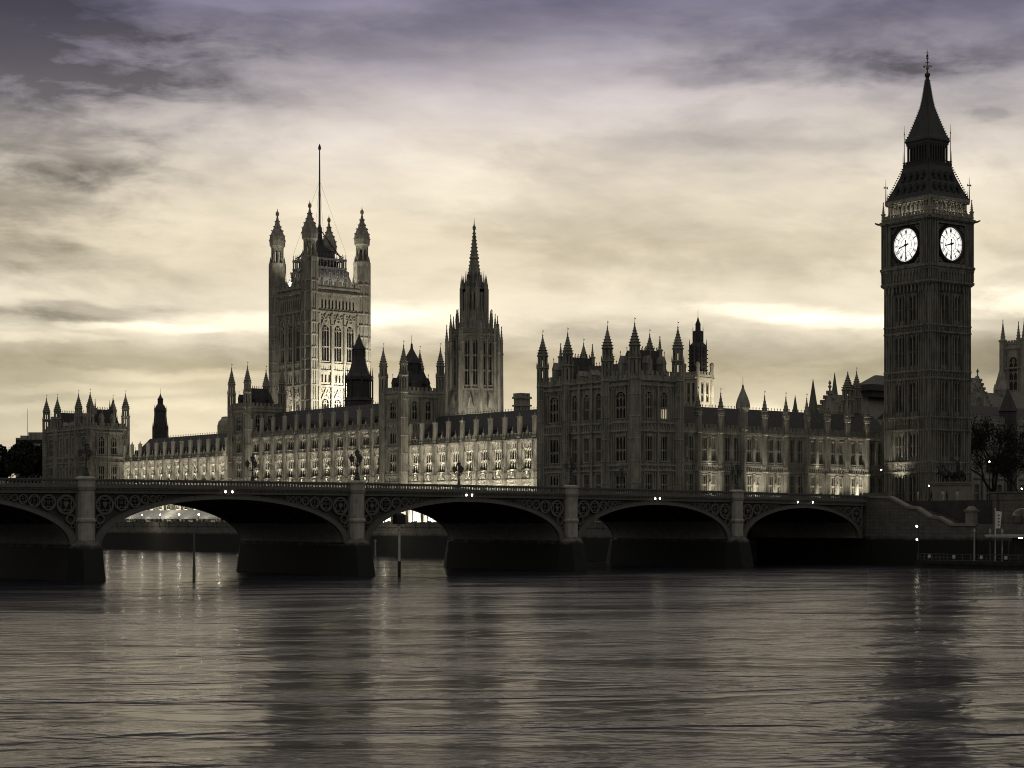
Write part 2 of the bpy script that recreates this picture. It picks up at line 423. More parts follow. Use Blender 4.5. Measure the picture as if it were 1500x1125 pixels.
def spirelet(mb, x, y, z0, z1, r, n=8, steps=7, vane=True, bulge=1.18):
    """crocketed spirelet, widest at its eave"""
    H = z1-z0; prof = [(r*.9, z0), (r*bulge, z0+.02*H), (r*bulge, z0+.05*H)]
    for i in range(steps):
        q = i/steps; q2 = (i+1)/steps
        ra = r*bulge*(1-q)**1.15*.84 + .06; rb = r*bulge*(1-q2)**1.15*.84 + .06
        za = z0+H*(.06+.84*q); zb = z0+H*(.06+.84*q2)
        prof += [(ra, za), (ra*.80+rb*.1, za+(zb-za)*.62), (rb*1.32+.05, zb-(zb-za)*.12)]
    prof += [(.07, z0+H*.9), (.17, z0+H*.93), (.06, z0+H*.97), (.03, z1)]
    mb.lathe(x, y, prof, n)
    if vane:
        mb.lathe(x, y, [(.035, z1-.05), (.03, z1+H*.2)], 5)
        mb.box(x-.02, x+.28, y-.02, y+.02, z1+H*.12, z1+H*.16)
def turret(T, x, y, z0, zpar, ztip, r, m='stone', slits=True, name='turret', vane=True):
    """octagonal stair turret: panelled shaft, open two-stage lantern, crocketed spirelet"""
    mb = MB(); H = ztip - zpar
    zl = zpar + H*.10; z2 = zpar + H*.36; z3 = zpar + H*.58
    mb.lathe(x, y, [(r, z0), (r, zpar), (r*1.15, zpar+.1), (r*1.15, zpar+.35), (r, zpar+.5), (r, zl)], 8)
    for k in range(8):
        a = R(22.5+45*k); px, py = x+r*.97*math.cos(a), y+r*.97*math.sin(a)
        mb.box(px-.10, px+.10, py-.10, py+.10, z0, z2)
        a2 = R(45*k); qx, qy = x+r*.93*math.cos(a2), y+r*.93*math.sin(a2)
        mb.box(qx-.06, qx+.06, qy-.06, qy+.06, z0, zl)
    zz = z0 + 4
    while zz < zl - 2:
        mb.lathe(x, y, [(r*1.0, zz), (r*1.1, zz+.08), (r*1.1, zz+.25), (r, zz+.33)], 8); zz += 4.2
    # lower lantern: posts round an open core
    for k in range(8):
        a = R(22.5+45*k); px, py = x+r*.86*math.cos(a), y+r*.86*math.sin(a)
        mb.lathe(px, py, [(r*.22, zl), (r*.22, z2)], 6, 0)
        px, py = x+r*.74*math.cos(a), y+r*.74*math.sin(a)
        mb.lathe(px, py, [(r*.2, z2+.3), (r*.2, z3)], 6, 0)
    mb.lathe(x, y, [(r*.9, z2-.5), (r*1.05, z2-.15), (r*1.22, z2), (r*1.22, z2+.18), (r*.9, z2+.3)], 8)
    for k in range(8):
        a = R(22.5+45*k); px, py = x+r*1.1*math.cos(a), y+r*1.1*math.sin(a)
        mb.lathe(px, py, [(.09, z2+.1), (.11, z2+.5), (.02, z2+1.15)], 4)
    mb.lathe(x, y, [(r*.6, z3-.7), (r*.95, z3-.1), (r, z3)], 8)
    spirelet(mb, x, y, z3, ztip, r*.95, vane=vane)
    return T.part(name, mb, m)
def pinnacle(mb, x, y, z0, zb, z1, r):
    """square buttress shaft with a crocketed top"""
    mb.sq(x, y, [(r, z0), (r, zb-.2), (r*1.35, zb-.1), (r*1.35, zb+.1), (r*.8, zb+.2)])
    spirelet(mb, x, y, zb+.1, z1, r*.95, 4, 5, False, 1.05)
def cresting(mb, x0, x1, y, z, step=.8, h=.7, along='x', fix=0):
    n = max(1, int(abs(x1-x0)/step))
    for i in range(n+1):
        u = x0+(x1-x0)*i/n
        if along == 'x': mb.lathe(u, y, [(.07, z-.1), (.05, z+h*.5), (.13, z+h*.65), (.02, z+h)], 4)
        else: mb.lathe(y, u, [(.07, z-.1), (.05, z+h*.5), (.13, z+h*.65), (.02, z+h)], 4)

# ------------------------------------------------------------------ the setting: river, ground, river walls
def water_material():
    m = bpy.data.materials.new('river_water'); m.use_nodes = True
    t = NT(m.node_tree); p = t.n['Principled BSDF']
    t.n.remove(p); out = t.n['Material Output']
    df = t.new('ShaderNodeBsdfDiffuse'); df.inputs[0].default_value = (.008, .010, .027, 1)
    gl = t.new('ShaderNodeBsdfGlossy'); gl.inputs[0].default_value = (.90, .88, .83, 1)
    fr = t.new('ShaderNodeFresnel'); fr.inputs[0].default_value = 1.055
    mx = t.new('ShaderNodeMixShader'); t.l.new(fr.outputs[0], mx.inputs[0]); t.l.new(df.outputs[0], mx.inputs[1]); t.l.new(gl.outputs[0], mx.inputs[2]); t.l.new(mx.outputs[0], out.inputs[0])
    geo = t.new('ShaderNodeNewGeometry')
    vr = t.new('ShaderNodeVectorRotate', rotation_type='Z_AXIS'); t.l.new(geo.outputs['Position'], vr.inputs['Vector'])
    vr.inputs['Angle'].default_value = R(26)               # wave crests run across the stream
    x, y, z = t.sep(vr.outputs[0])
    a = t.noise(t.comb(t.m('MULTIPLY', x, .72), y, 0.0), .26, 3, .5, 1.1)
    b = t.noise(t.comb(t.m('MULTIPLY', x, .78), y, 3.0), .85, 3, .5, .8)
    c = t.noise(t.comb(t.m('MULTIPLY', x, .7), y, 6.0), 3.2, 2, .5)
    sw = t.noise(t.comb(t.m('MULTIPLY', x, .40), y, 9.0), .085, 3, .55, 1.2)      # smooth slicks and ruffled lanes
    swr = t.ramp(sw, [(.40, .16), (.50, .45), (.62, 1.0)])
    lo = t.noise(t.comb(t.m('MULTIPLY', x, .7), y, 12.0), .075, 3, .5, 1.4)
    h = t.m('ADD', t.m('MULTIPLY', a, .36), t.m('MULTIPLY', b, .085))
    h = t.m('MULTIPLY', t.m('ADD', h, t.m('MULTIPLY', c, .022)), swr)
    h = t.m('ADD', h, t.m('MULTIPLY', lo, .14))
    bp = t.new('ShaderNodeBump'); bp.inputs['Strength'].default_value = 1.0; bp.inputs['Distance'].default_value = 1.0
    t.l.new(h, bp.inputs['Height']); t.l.new(bp.outputs[0], gl.inputs['Normal']); t.l.new(bp.outputs[0], fr.inputs['Normal'])
    t.put(gl.inputs['Roughness'], t.m('SQRT', t.m('MULTIPLY_ADD', swr, .022, .013)))
    return m
M['water'] = water_material()
g = MB(); b0 = g.add([(-4000, -3000, 0), (3000, -3000, 0), (3000, 6000, 0), (-4000, 6000, 0)]); g.f.append((b0, b0+1, b0+2, b0+3))
single('water', g, 'water', kind='structure')
g = MB()
g.hprism([(231.4, 236), (231.4, 900), (160, 1500), (-200, 2400), (-200, 9000), (9000, 9000), (9000, 236)], -3, 6.29)
single('ground', g, 'land', kind='structure')
g = MB(); g.hprism([(248, -1500), (9000, -1500), (9000, 235.99), (248, 235.99)], -3, 10.9)
single('road', g, 'road', kind='structure')
# palace terrace and river wall
T = Thing('river_wall', 'long dark river wall holding up the palace terrace, tide stained', 'wall', (222, 380, 0))
g = MB(); g.frus(222, 231.4, 240, 540, -3, 222.5, 231.4, 240, 540, 6.2)
T.part('wall', g, 'masonry')
g = MB()
for k in range(60):
    y = 240 + 5*k
    g.box(222.35, 222.7, y+.5, y+5, 6.2, 7.1); g.box(222.25, 222.8, y+.5, y+5, 7.1, 7.25)
    g.box(222.2, 222.85, y, y+.5, 6.0, 7.5)
T.part('parapet', g, 'masonry')
T = Thing('river_wall', 'tree-lined embankment wall far upstream beyond the south pavilion', 'wall', (222, 700, 0))
g = MB(); g.frus(222, 231.4, 540, 900, -3, 222.4, 231.4, 540, 900, 7.2); T.part('wall', g, 'masonry')

# ------------------------------------------------------------------ the bridge
PX = [243.4, 211.8, 176.7, 138.4, 98.5, 60.2, 25.2, -6.3]      # pier centre lines
YN, YS = 210.0, 238.0
def Hc(x): return 12.68 - 6e-5*(x-125)**2
T = Thing('arch_bridge', 'long iron bridge of low elliptical arches crossing the whole river', 'bridge', (118, 224, 0))
def sweep(mb, x0, x1, y0, y1, za, zb, step=3.0):
    """bar following the rise of the deck; za, zb are drops below the parapet top"""
    n = max(1, int(abs(x1-x0)/step)); pts = []
    for i in range(n+1):
        x = x0+(x1-x0)*i/n; hh = Hc(x)
        pts += [(x, y0, hh-za), (x, y1, hh-za), (x, y1, hh-zb), (x, y0, hh-zb)]
    b = mb.add(pts)
    for i in range(n):
        for e in range(4):
            mb.f.append((b+4*i+e, b+4*i+(e+1) % 4, b+4*i+4+(e+1) % 4, b+4*i+4+e))
    mb.f += [(b, b+3, b+2, b+1), (b+4*n, b+4*n+1, b+4*n+2, b+4*n+3)]
XL, XR = PX[-1]-4, 246.0
g = MB(); sweep(g, XL, XR, YN+.5, YS-.5, 1.15, 1.75); T.part('deck', g, 'road')
for (yo, yi) in ((YN, YN+.5), (YS, YS-.5)):
    sg = 1 if yi > yo else -1
    g = MB()
    sweep(g, XL, XR, yo-sg*.10, yo+sg*.28, 0, .16); sweep(g, XL, XR, yo-sg*.04, yo+sg*.24, .16, .28)
    sweep(g, XL, XR, yo-sg*.08, yo+sg*.26, .78, 1.0)
    x = XL
    while x < XR:
        hh = Hc(x)
        g.box(x-.085, x+.085, min(yo, yo+sg*.2), max(yo, yo+sg*.2), hh-.8, hh-.26)
        g.prism([(x-.22, hh-.28), (x, hh-.46), (x+.22, hh-.28)], yo+.02, yo+sg*.18); g.prism([(x-.2, hh-.79), (x+.2, hh-.79), (x, hh-.64)], yo+.02, yo+sg*.18)
        x += .46
    T.part('parapet', g, 'iron')
    g = MB(); sweep(g, XL, XR, yo-sg*.30, yo+sg*.5, 1.0, 1.12); sweep(g, XL, XR, yo-sg*.18, yo+sg*.5, 1.12, 1.3)
    sweep(g, XL, XR, yo, yo+sg*.6, 1.3, 1.78); sweep(g, XL, XR, yo-sg*.06, yo, 1.70, 1.79)
    x = XL
    while x < XR:
        hh = Hc(x); g.box(x-.1, x+.1, min(yo-sg*.17, yo), max(yo-sg*.17, yo), hh-1.42, hh-1.2); x += .7
    T.part('cornice', g, 'iron')
SPR = 4.5
for i in range(7):
    xa, xb = PX[i], PX[i+1]; xc = (xa+xb)/2; L = abs(xa-xb)
    a = L/2 - 2.15; crown = Hc(xc) - 2.45; N = 40
    th_ = [PI*k/N for k in range(N+1)]
    inn = [(xc+a*math.cos(t), SPR+(crown-SPR)*math.sin(t)) for t in th_]
    out = [(xc+(a+1.12)*math.cos(t), SPR+(crown+.62-SPR)*math.sin(t)) for t in th_]
    mid = [((p[0]*.7+q[0]*.3), (p[1]*.7+q[1]*.3)) for p, q in zip(inn, out)]
    # vault: seven iron ribs carrying the deck plates
    g = MB()
    b = g.add([(x, YN+.6, z+.62) for x, z in inn] + [(x, YS-.6, z+.62) for x, z in inn])
    for k in range(N): g.f.append((b+k, b+k+1, b+N+2+k, b+N+1+k))
    for r_ in range(7):
        yy = YN + 1.2 + r_*(YS-YN-2.4)/6
        g.prism(inn + [(x, z+.7) for x, z in inn][::-1], yy-.2, yy+.2)
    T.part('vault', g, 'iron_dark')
    for side in (1, -1):                                   # granite springing that carries the ribs
        low = [q for q in inn if q[1] < 7.4 and (q[0]-xc)*side > 0]
        low = [(q[0]-side*.14, q[1]) for q in low]; g = MB(); g.prism(low+[(q[0]+side*.6, q[1]) for q in low][::-1], YN+.62, YS-.62); T.part('springer', g, 'coping')
    for yo, sg in ((YN, 1), (YS, -1)):
        g = MB()
        bi = g.add([q for (x, z) in inn for q in ((x, yo-sg*.05, z), (x, yo+sg*.55, z))]); bo = g.add([q for (x, z) in out for q in ((x, yo-sg*.05, z), (x, yo+sg*.55, z))])
        for k in range(N):
            for (p, q) in (((bi+2*k), (bo+2*k)),): g.f.append((p, p+2, q+2, q))
            g.f.append((bi+2*k, bi+2*k+1, bi+2*k+3, bi+2*k+2)); g.f.append((bo+2*k, bo+2*k+2, bo+2*k+3, bo+2*k+1)); g.f.append((bi+2*k+1, bo+2*k+1, bo+2*k+3, bi+2*k+3))
        for off, w_ in ((.04, .09), (.93, .09)):                 # raised mouldings on the ring
            lo_ = [((p[0]*(1-off)+q[0]*off), (p[1]*(1-off)+q[1]*off)) for p, q in zip(inn, out)]; o2 = off+w_
            hi_ = [((p[0]*(1-o2)+q[0]*o2), (p[1]*(1-o2)+q[1]*o2)) for p, q in zip(inn, out)]
            b = g.add([q for (x, z), (x2, z2) in zip(lo_, hi_) for q in ((x, yo-sg*.12, z), (x2, yo-sg*.12, z2), (x2, yo, z2), (x, yo, z))])
            for k in range(N):
                for e in range(4): g.f.append((b+4*k+e, b+4*k+(e+1) % 4, b+4*k+4+(e+1) % 4, b+4*k+4+e))
        T.part('arch_ring', g, 'iron')
        for side in (1, -1):
            xe = xa-1.0 if side > 0 else xb+1.0
            half = [p for p in out if (p[0]-xc)*side >= -.01]
            if side < 0: half = half[::-1]
            # half runs from the springing to the crown
            half = [p for p in half if abs(p[0]-xc) < abs(xe-xc)]
            top = [(p[0], Hc(p[0])-1.74) for p in half]
            poly = [(xe, half[0][1])] + half + [(p[0], max(p[1]+.02, q[1])) for p, q in zip(half, top)][::-1] + [(xe, Hc(xe)-1.74)]
            pan = MB(); pan.prism(poly, min(yo+sg*.45, yo+sg*.55), max(yo+sg*.45, yo+sg*.55)); g = MB()  # dark backing sheet imitates the shade inside the pierced tracery
            xi = xe - side*.12
            g.box(min(xe, xe-side*.32), max(xe, xe-side*.32), min(yo+sg*.06, yo+sg*.44), max(yo+sg*.06, yo+sg*.44), half[0][1]+.4, Hc(xe)-1.75)
            # pierced tracery: a quatrefoil roundel, then smaller and smaller foils
            d = .32; ztop = Hc(xe)-1.95
            yy0, yy1 = min(yo+sg*.05, yo+sg*.44), max(yo+sg*.05, yo+sg*.44)
            for q in range(7):
                # largest circle between ring and cornice at this place
                best = None
                rr = 1.25 if q == 0 else 1.0
                while rr > .14:
                    cx_ = xe - side*(d+rr); cz_ = ztop - rr
                    zb = max(SPR+(crown+.62-SPR)*math.sqrt(max(0, 1-((cx_+side*o_*rr-xc)/(a+1.12))**2)) + math.sqrt(max(0, 1-o_*o_))*rr for o_ in (-.6, 0, .5, .9))
                    if cz_ >= zb + .02: best = (cx_, cz_, rr); break
                    rr -= .04
                if not best: break
                cx_, cz_, rr = best
                g.ring(cx_, cz_, rr*.80, rr, yy0, yy1, 18)
                if rr > .3:
                    for e in range(4):
                        an = R(45+90*e); g.ring(cx_+rr*.42*math.cos(an), cz_+rr*.42*math.sin(an), rr*.26, rr*.38, yy0+.04, yy1-.02, 10)
                if q == 0: g.prism([(cx_-.3, cz_+.35), (cx_-.3, cz_), (cx_, cz_-.4), (cx_+.3, cz_), (cx_+.3, cz_+.35)], yy0-.04, yy1)
                # a diagonal below the roundel
                if q == 0:
                    r2 = rr*.5; g.ring(xe-side*(.34+r2), cz_-rr-r2*.85, r2*.72, r2, yy0, yy1, 12); r3 = r2*.5
                    g.ring(xe-side*(.34+r3), cz_-rr-r2*1.9-r3*.6, r3*.7, r3, yy0, yy1, 10)
                d += 2*rr+.03
            spn = T.part('spandrel', g, 'iron'); T.part('void_shade_panel', pan, 'iron_dark', spn)
    if i in (0, 1, 2, 3):
        zl = Hc(xc) - 1.47
        for q in ((-.5, .5) if i else (-1.6, 2.0)):
            g = MB(); g.at(xc+q, YN, 0).box(-.14, .14, -.16, .0, zl-.26, zl+.26); n_ = T.part('navigation_light', g, 'black')
            g = MB(); g.at(xc+q, YN-.17, zl)
            b = g.add([(.14*math.cos(2*PI*k/12), -.0, .14*math.sin(2*PI*k/12)) for k in range(12)] + [(0, -.1, 0)])
            g.f += [(b+k, b+(k+1) % 12, b+12) for k in range(12)]
            T.part('lens', g, 'lamp', n_)
for i in range(1, 8):
    x = PX[i]
    p = MB()
    p.hprism([(x-2.0, YN+1), (x, YN-.8), (x+2.0, YN+1), (x+2.0, YS-1), (x, YS+.8), (x-2.0, YS-1)], 4.3, SPR+.35)
    # battered shaft with pointed cutwaters
    lo = [(x-2.9, YN-.2), (x-1.5, YN-3.3), (x, YN-4.3), (x+1.5, YN-3.3), (x+2.9, YN-.2), (x+2.9, YS+.2), (x+1.5, YS+3.3), (x, YS+4.3), (x-1.5, YS+3.3), (x-2.9, YS+.2)]
    hi = [(x-2.15, YN), (x-1.2, YN-1.6), (x, YN-2.2), (x+1.2, YN-1.6), (x+2.15, YN), (x+2.15, YS), (x+1.2, YS+1.6), (x, YS+2.2), (x-1.2, YS+1.6), (x-2.15, YS)]
    b = p.add([(u, v, -3) for u, v in lo] + [(u, v, 4.3) for u, v in hi]); n = 10
    p.f += [(b+k, b+(k+1) % n, b+n+(k+1) % n, b+n+k) for k in range(n)] + [tuple(range(b+n, b+2*n))]
    # weathered shoulder under the pilaster
    b = p.add([(u, v, 4.3) for u, v in hi[:5]] + [(x+.9, YN-.3, 5.2), (x, YN-.7, 5.2), (x-.9, YN-.3, 5.2)])
    p.f += [(b, b+1, b+7), (b+1, b+2, b+6, b+7), (b+2, b+3, b+5, b+6), (b+3, b+4, b+5)]
    p.box(x-1.0, x+1.0, YN+.6, YS-.6, SPR+.35, Hc(x)-1.8)
    T.part('pier', p, 'granite')
    for yo, sg in ((YN, -1), (YS, 1)):
        H = Hc(x); s_ = MB()
        def oct_(r, za, zb, r2=None):
            r2 = r2 or r
            pa = [(x-r, yo), (x-r*.86, yo+sg*r*.55), (x-r*.45, yo+sg*r*.85), (x+r*.45, yo+sg*r*.85), (x+r*.86, yo+sg*r*.55), (x+r, yo), (x+r, yo-sg*.5), (x-r, yo-sg*.5)]
            pb = [((u-x)*r2/r+x, (v-yo)*r2/r+yo) for u, v in pa]
            q = s_.add([(u, v, za) for u, v in pa] + [(u, v, zb) for u, v in pb])
            s_.f.extend([tuple(range(q+8, q+16)), tuple(range(q+7, q-1, -1))] + [(q+k, q+(k+1) % 8, q+8+(k+1) % 8, q+8+k) for k in range(8)])
        oct_(1.22, 4.4, 4.9, 1.08); oct_(1.05, 4.9, 7.3); oct_(1.2, 7.3, 7.45, 1.24); oct_(1.24, 7.45, 7.62); oct_(1.18, 7.62, 7.8, 1.05); oct_(1.02, 7.8, H-1.45)
        oct_(1.1, H-1.45, H-1.0, 1.3); oct_(1.12, H-1.0, H-.12); oct_(1.28, H-.12, H+.1); oct_(1.2, H+.1, H+.3, .8)
        T.part('pilaster', s_, 'pilaster')
# lamp standards on the bridge
def bridge_lamp(x, y, z, label):
    L = Thing('street_lamp', label, 'lamp', (x, y, z), 'lamp standards along the bridge parapets')
    p = MB().at(x, y, z)
    p.lathe(0, 0, [(.42, 0), (.42, .35), (.3, .5), (.22, .9), (.26, 1.0), (.12, 1.2), (.10, 2.0), (.2, 2.1), (.09, 2.25), (.07, 3.1), (.14, 3.2), (.06, 3.3)], 8)
    for k in range(3):
        a = R(30+120*k); c, s_ = math.cos(a), math.sin(a)
        p.tube([(0, 0, 2.1), (.35*c, .35*s_, 1.95), (.7*c, .7*s_, 2.15), (.75*c, .75*s_, 2.5)], .045, 5); p.ring(.4*c, 2.35, .12, .17, .4*s_-.03, .4*s_+.03, 8)
    L.part('post', p, 'iron_dark')
    for q in [(0, 0, 3.3)] + [(.75*math.cos(R(30+120*k)), .75*math.sin(R(30+120*k)), 2.5) for k in range(3)]:
        f = MB().at(x+q[0], y+q[1], z+q[2])
        f.lathe(0, 0, [(.36, .62), (.40, .66), (.2, .82), (.1, .95), (.05, 1.15)], 8); f.lathe(0, 0, [(.1, -.02), (.2, .06)], 8)
        for k in range(4): a = R(45+90*k); f.tube([(.19*math.cos(a), .19*math.sin(a), .03), (.36*math.cos(a), .36*math.sin(a), .66)], .022, 4)
        fr = L.part('lantern_frame', f, 'iron_dark')
        gl = MB().at(x+q[0], y+q[1], z+q[2]); gl.lathe(0, 0, [(.2, .06), (.33, .62)], 8); L.part('lantern_pane', gl, 'lantern_glass', fr)
E_names = ['beside the abutment', 'over the second pier from the clock tower', 'below the dark end pavilion', 'below the middle of the long palace front', 'in front of the far left pavilion', 'near the far bank', 'near the far bank']
for i in range(1, 5):
    bridge_lamp(PX[i], YN-.1, Hc(PX[i])+.3, 'dark triple lamp on the near parapet, above the pier ' + ['closest to the clock tower', 'under the big turreted pavilion', 'nearest the picture centre', 'under the far-left pavilion'][i-1])
    bridge_lamp(PX[i], YS+.1, Hc(PX[i])+.3, 'small triple lamp on the far parapet, ' + ['before the wing right of the pavilion', 'before the right half of the turreted pavilion', 'before the floodlit range left of the turreted pavilion', 'before the dark tower left of the flag tower'][i-1])

# ------------------------------------------------------------------ palace: end pavilions
def steep_roof(g, x0, x1, y0, y1, z0, z1, inx, iny):
    g.at().frus(x0, x1, y0, y1, z0, x0+inx, x1-inx, y0+iny, y1-iny, z1)
    for (a, b, c) in ((x0+inx, x1-inx, y0+iny), (x0+inx, x1-inx, y1-iny)): cresting(g, a, b, c, z1, .7, .8)
    for (a, b, c) in ((y0+iny, y1-iny, x0+inx), (y0+iny, y1-iny, x1-inx)): cresting(g, a, b, c, z1, .7, .8, 'y')
def dormer(g, F, u, z, w=1.0, h=2.4, d=1.6):
    F.mb(g); g.box(u-w/2, u+w/2, -.05, d, z, z+h*.6); g.prism([(u-w*.62, z+h*.58), (u, z+h), (u+w*.62, z+h*.58)], -.1, d)
    g.lathe(u, -.05, [(.06, z+h-.1), (.05, z+h+.5), (.13, z+h+.6), (.02, z+h+.95)], 5)
def pavilion(x0, y0, y1, flip, label, depth=11.0, lit=()):
    """end pavilion of the palace: two square towers with corner turrets and a lower range between"""
    Lp = y1-y0; tw = 8.0
    T = Thing('pavilion', label, 'building', (x0+depth/2, (y0+y1)/2, 6.3))
    zs = [(6.29, 11.6), (11.6, 18.2), (18.2, 24.9), (24.9, 33.6)]
    E = Face(x0, y1, -90); Nf = Face(x0, y0, 0)
    gE = MB(); rows = [(7.4, 10.2), (12.4, 16.6), (18.9, 23.7), (27.0, 32.2)]
    xn = x0 + depth + .6
    # east front: towers have one wide column, the middle has three
    colsE = [(tw/2, 3.0), (tw+ (Lp-2*tw)*.2, 1.8), (Lp/2, 1.8), (Lp-tw-(Lp-2*tw)*.2, 1.8), (Lp-tw/2, 3.0)]
    wall(gE, E, .0, Lp, 6.29, 34.0, colsE, rows)
    colsN = [(3.7, 2.0), (7.6, 2.0)]
    wall(gE, Nf, .55, depth+.6, 6.29, 34.0, colsN, rows)
    gE.at().box(x0+.56, xn, y0+.56, y1, 6.29, 33.9)
    gE.f = gE.f[:-6] + gE.f[-6:]                         # solid core behind the openings keeps the light out
    # string courses, friezes, buttresses
    for F, L in ((E, Lp), (Nf, depth+.6)):
        for z in (11.4, 17.0, 18.0, 24.5, 26.1, 33.2): course(gE, F, 0, L, z)
        course(gE, F, 0, L, 34.2, .35, .4)
    for a, b in ((1.2, tw-1.2), (Lp-tw+1.2, Lp-1.2)):
        for za, zb in ((10.4, 11.2), (17.3, 17.9), (24.9, 26.0), (32.4, 33.2)): fillets(gE, E, a, b, za, zb, 8)
        for za, zb in ((12, 16.9), (18.5, 24.2), (26.6, 32.9)):
            fillets(gE, E, a, a+1.1, za, zb, 2); fillets(gE, E, b-1.1, b, za, zb, 2)
    for z in (17.3, 24.9): fillets(gE, E, tw+.8, Lp-tw-.8, z, z+1.0, 14)
    for i in range(4):
        u = tw+.4 + (Lp-2*tw-.8)*i/3
        E.mb(gE).box(u-.3, u+.3, -.45, .05, 6.3, 33.0); gE.box(u-.38, u+.38, -.52, .05, 24.5, 26.3); gE.frus(u-.3, u+.3, -.45, .05, 33, u-.1, u+.1, -.2, .05, 35)
    for za, zb in ((12, 16.9), (18.5, 24.2), (26.6, 32.9)):
        for a in (1.4, 5.15, 8.9): fillets(gE, Nf, a, a+.95, za, zb, 2)
    for za, zb in ((10.4, 11.2), (17.3, 17.9), (24.9, 26.0), (32.4, 33.2)): fillets(gE, Nf, 1.2, depth, za, zb, 10)
    Nf.mb(gE).box(5.55, 5.85, -.4, .05, 6.3, 33.0)
    # parapets
    crenel(gE, E, 0, tw, 34.5, 1.5, 1.3); crenel(gE, E, Lp-tw, Lp, 34.5, 1.5, 1.3); crenel(gE, E, tw, Lp-tw, 34.0, 1.2, 1.3); crenel(gE, Nf, 0, depth+.6, 34.5, 1.5, 1.3)
    crenel(gE, Face(x0+depth+.6, y0+tw, 180), 0, depth, 34.2, 1.3); 
    T.part('wall', gE, 'stone_dark')
    g = MB()
    steep_roof(g, x0+1.2, x0+depth-.4, y0+1.1, y0+tw-1.1, 34.0, 40.2, 1.7, 1.5)
    steep_roof(g, x0+1.2, x0+depth-.4, y1-tw+1.1, y1-1.1, 34.0, 40.2, 1.7, 1.5)
    g.at().prism([(x0+1.2, 33.9), (x0+depth/2, 38.2), (x0+depth-.4, 33.9)], y0+tw-1.2, y1-tw+1.2); cresting(g, y0+tw, y1-tw, x0+depth/2, 38.2, .8, .7, 'y')
    rf = T.part('roof', g, 'slate')
    for F, us in ((E, (tw/2, Lp-tw/2)), (Nf, (4.0, 7.6))):
        for u in us: g = MB(); dormer(g, F, u, 35.4, 1.0, 3.6, 1.8); T.part('dormer', g, 'stone_dark', rf)
    for u in (tw+2.4, Lp/2, Lp-tw-2.4): g = MB(); dormer(g, Face(x0+1.0, y1, -90), u, 34.4, 1.1, 2.6, 2.2); T.part('dormer', g, 'stone_dark', rf)
    for (px, py) in ((x0+2.9, y0+2.6), (x0+8.9, y0+2.6), (x0+2.9, y1-2.6), (x0+8.9, y1-2.6), (x0+8.9, y0+5.4), (x0+8.9, y1-5.4)):
        g = MB(); pinnacle(g.at(), px, py, 36.5, 40.4, 43.2, .34); T.part('pinnacle', g, 'stone_dark', rf)
    r = 1.12
    for (px, py, tip) in ((x0+.2, y0+.2, 45.1), (x0+depth+.4, y0+.2, 45.1), (x0+.2, y0+tw, 45.1), (x0+depth+.2, y0+tw, 44.3), (x0+.2, y1-tw, 44.8), (x0+.2, y1-.2, 45.0), (x0+depth, y1-tw, 44.0), (x0+depth, y1-.2, 44.0)):
        turret(T, px, py, 6.3, 34.2, tip, r, 'stone_dark')
    sp = [dict(lights=3, transoms=(.5,)), dict(lights=3, transoms=(.5,)), dict(lights=3, transoms=(.45,)), dict(lights=3, transoms=(.42,), arch=1.3)]
    windows(T, E, colsE, rows, specs=sp); windows(T, Nf, colsN, rows, specs=sp, lit=lit)
    return T
pavilion(232.0, 257.0, 284.9, 0, 'dark turreted end pavilion right of the floodlit range, nearest the camera', lit=((3, 1),))
pavilion(232.0, 492.0, 522.6, 0, 'distant turreted end pavilion at the far left of the palace', lit=())

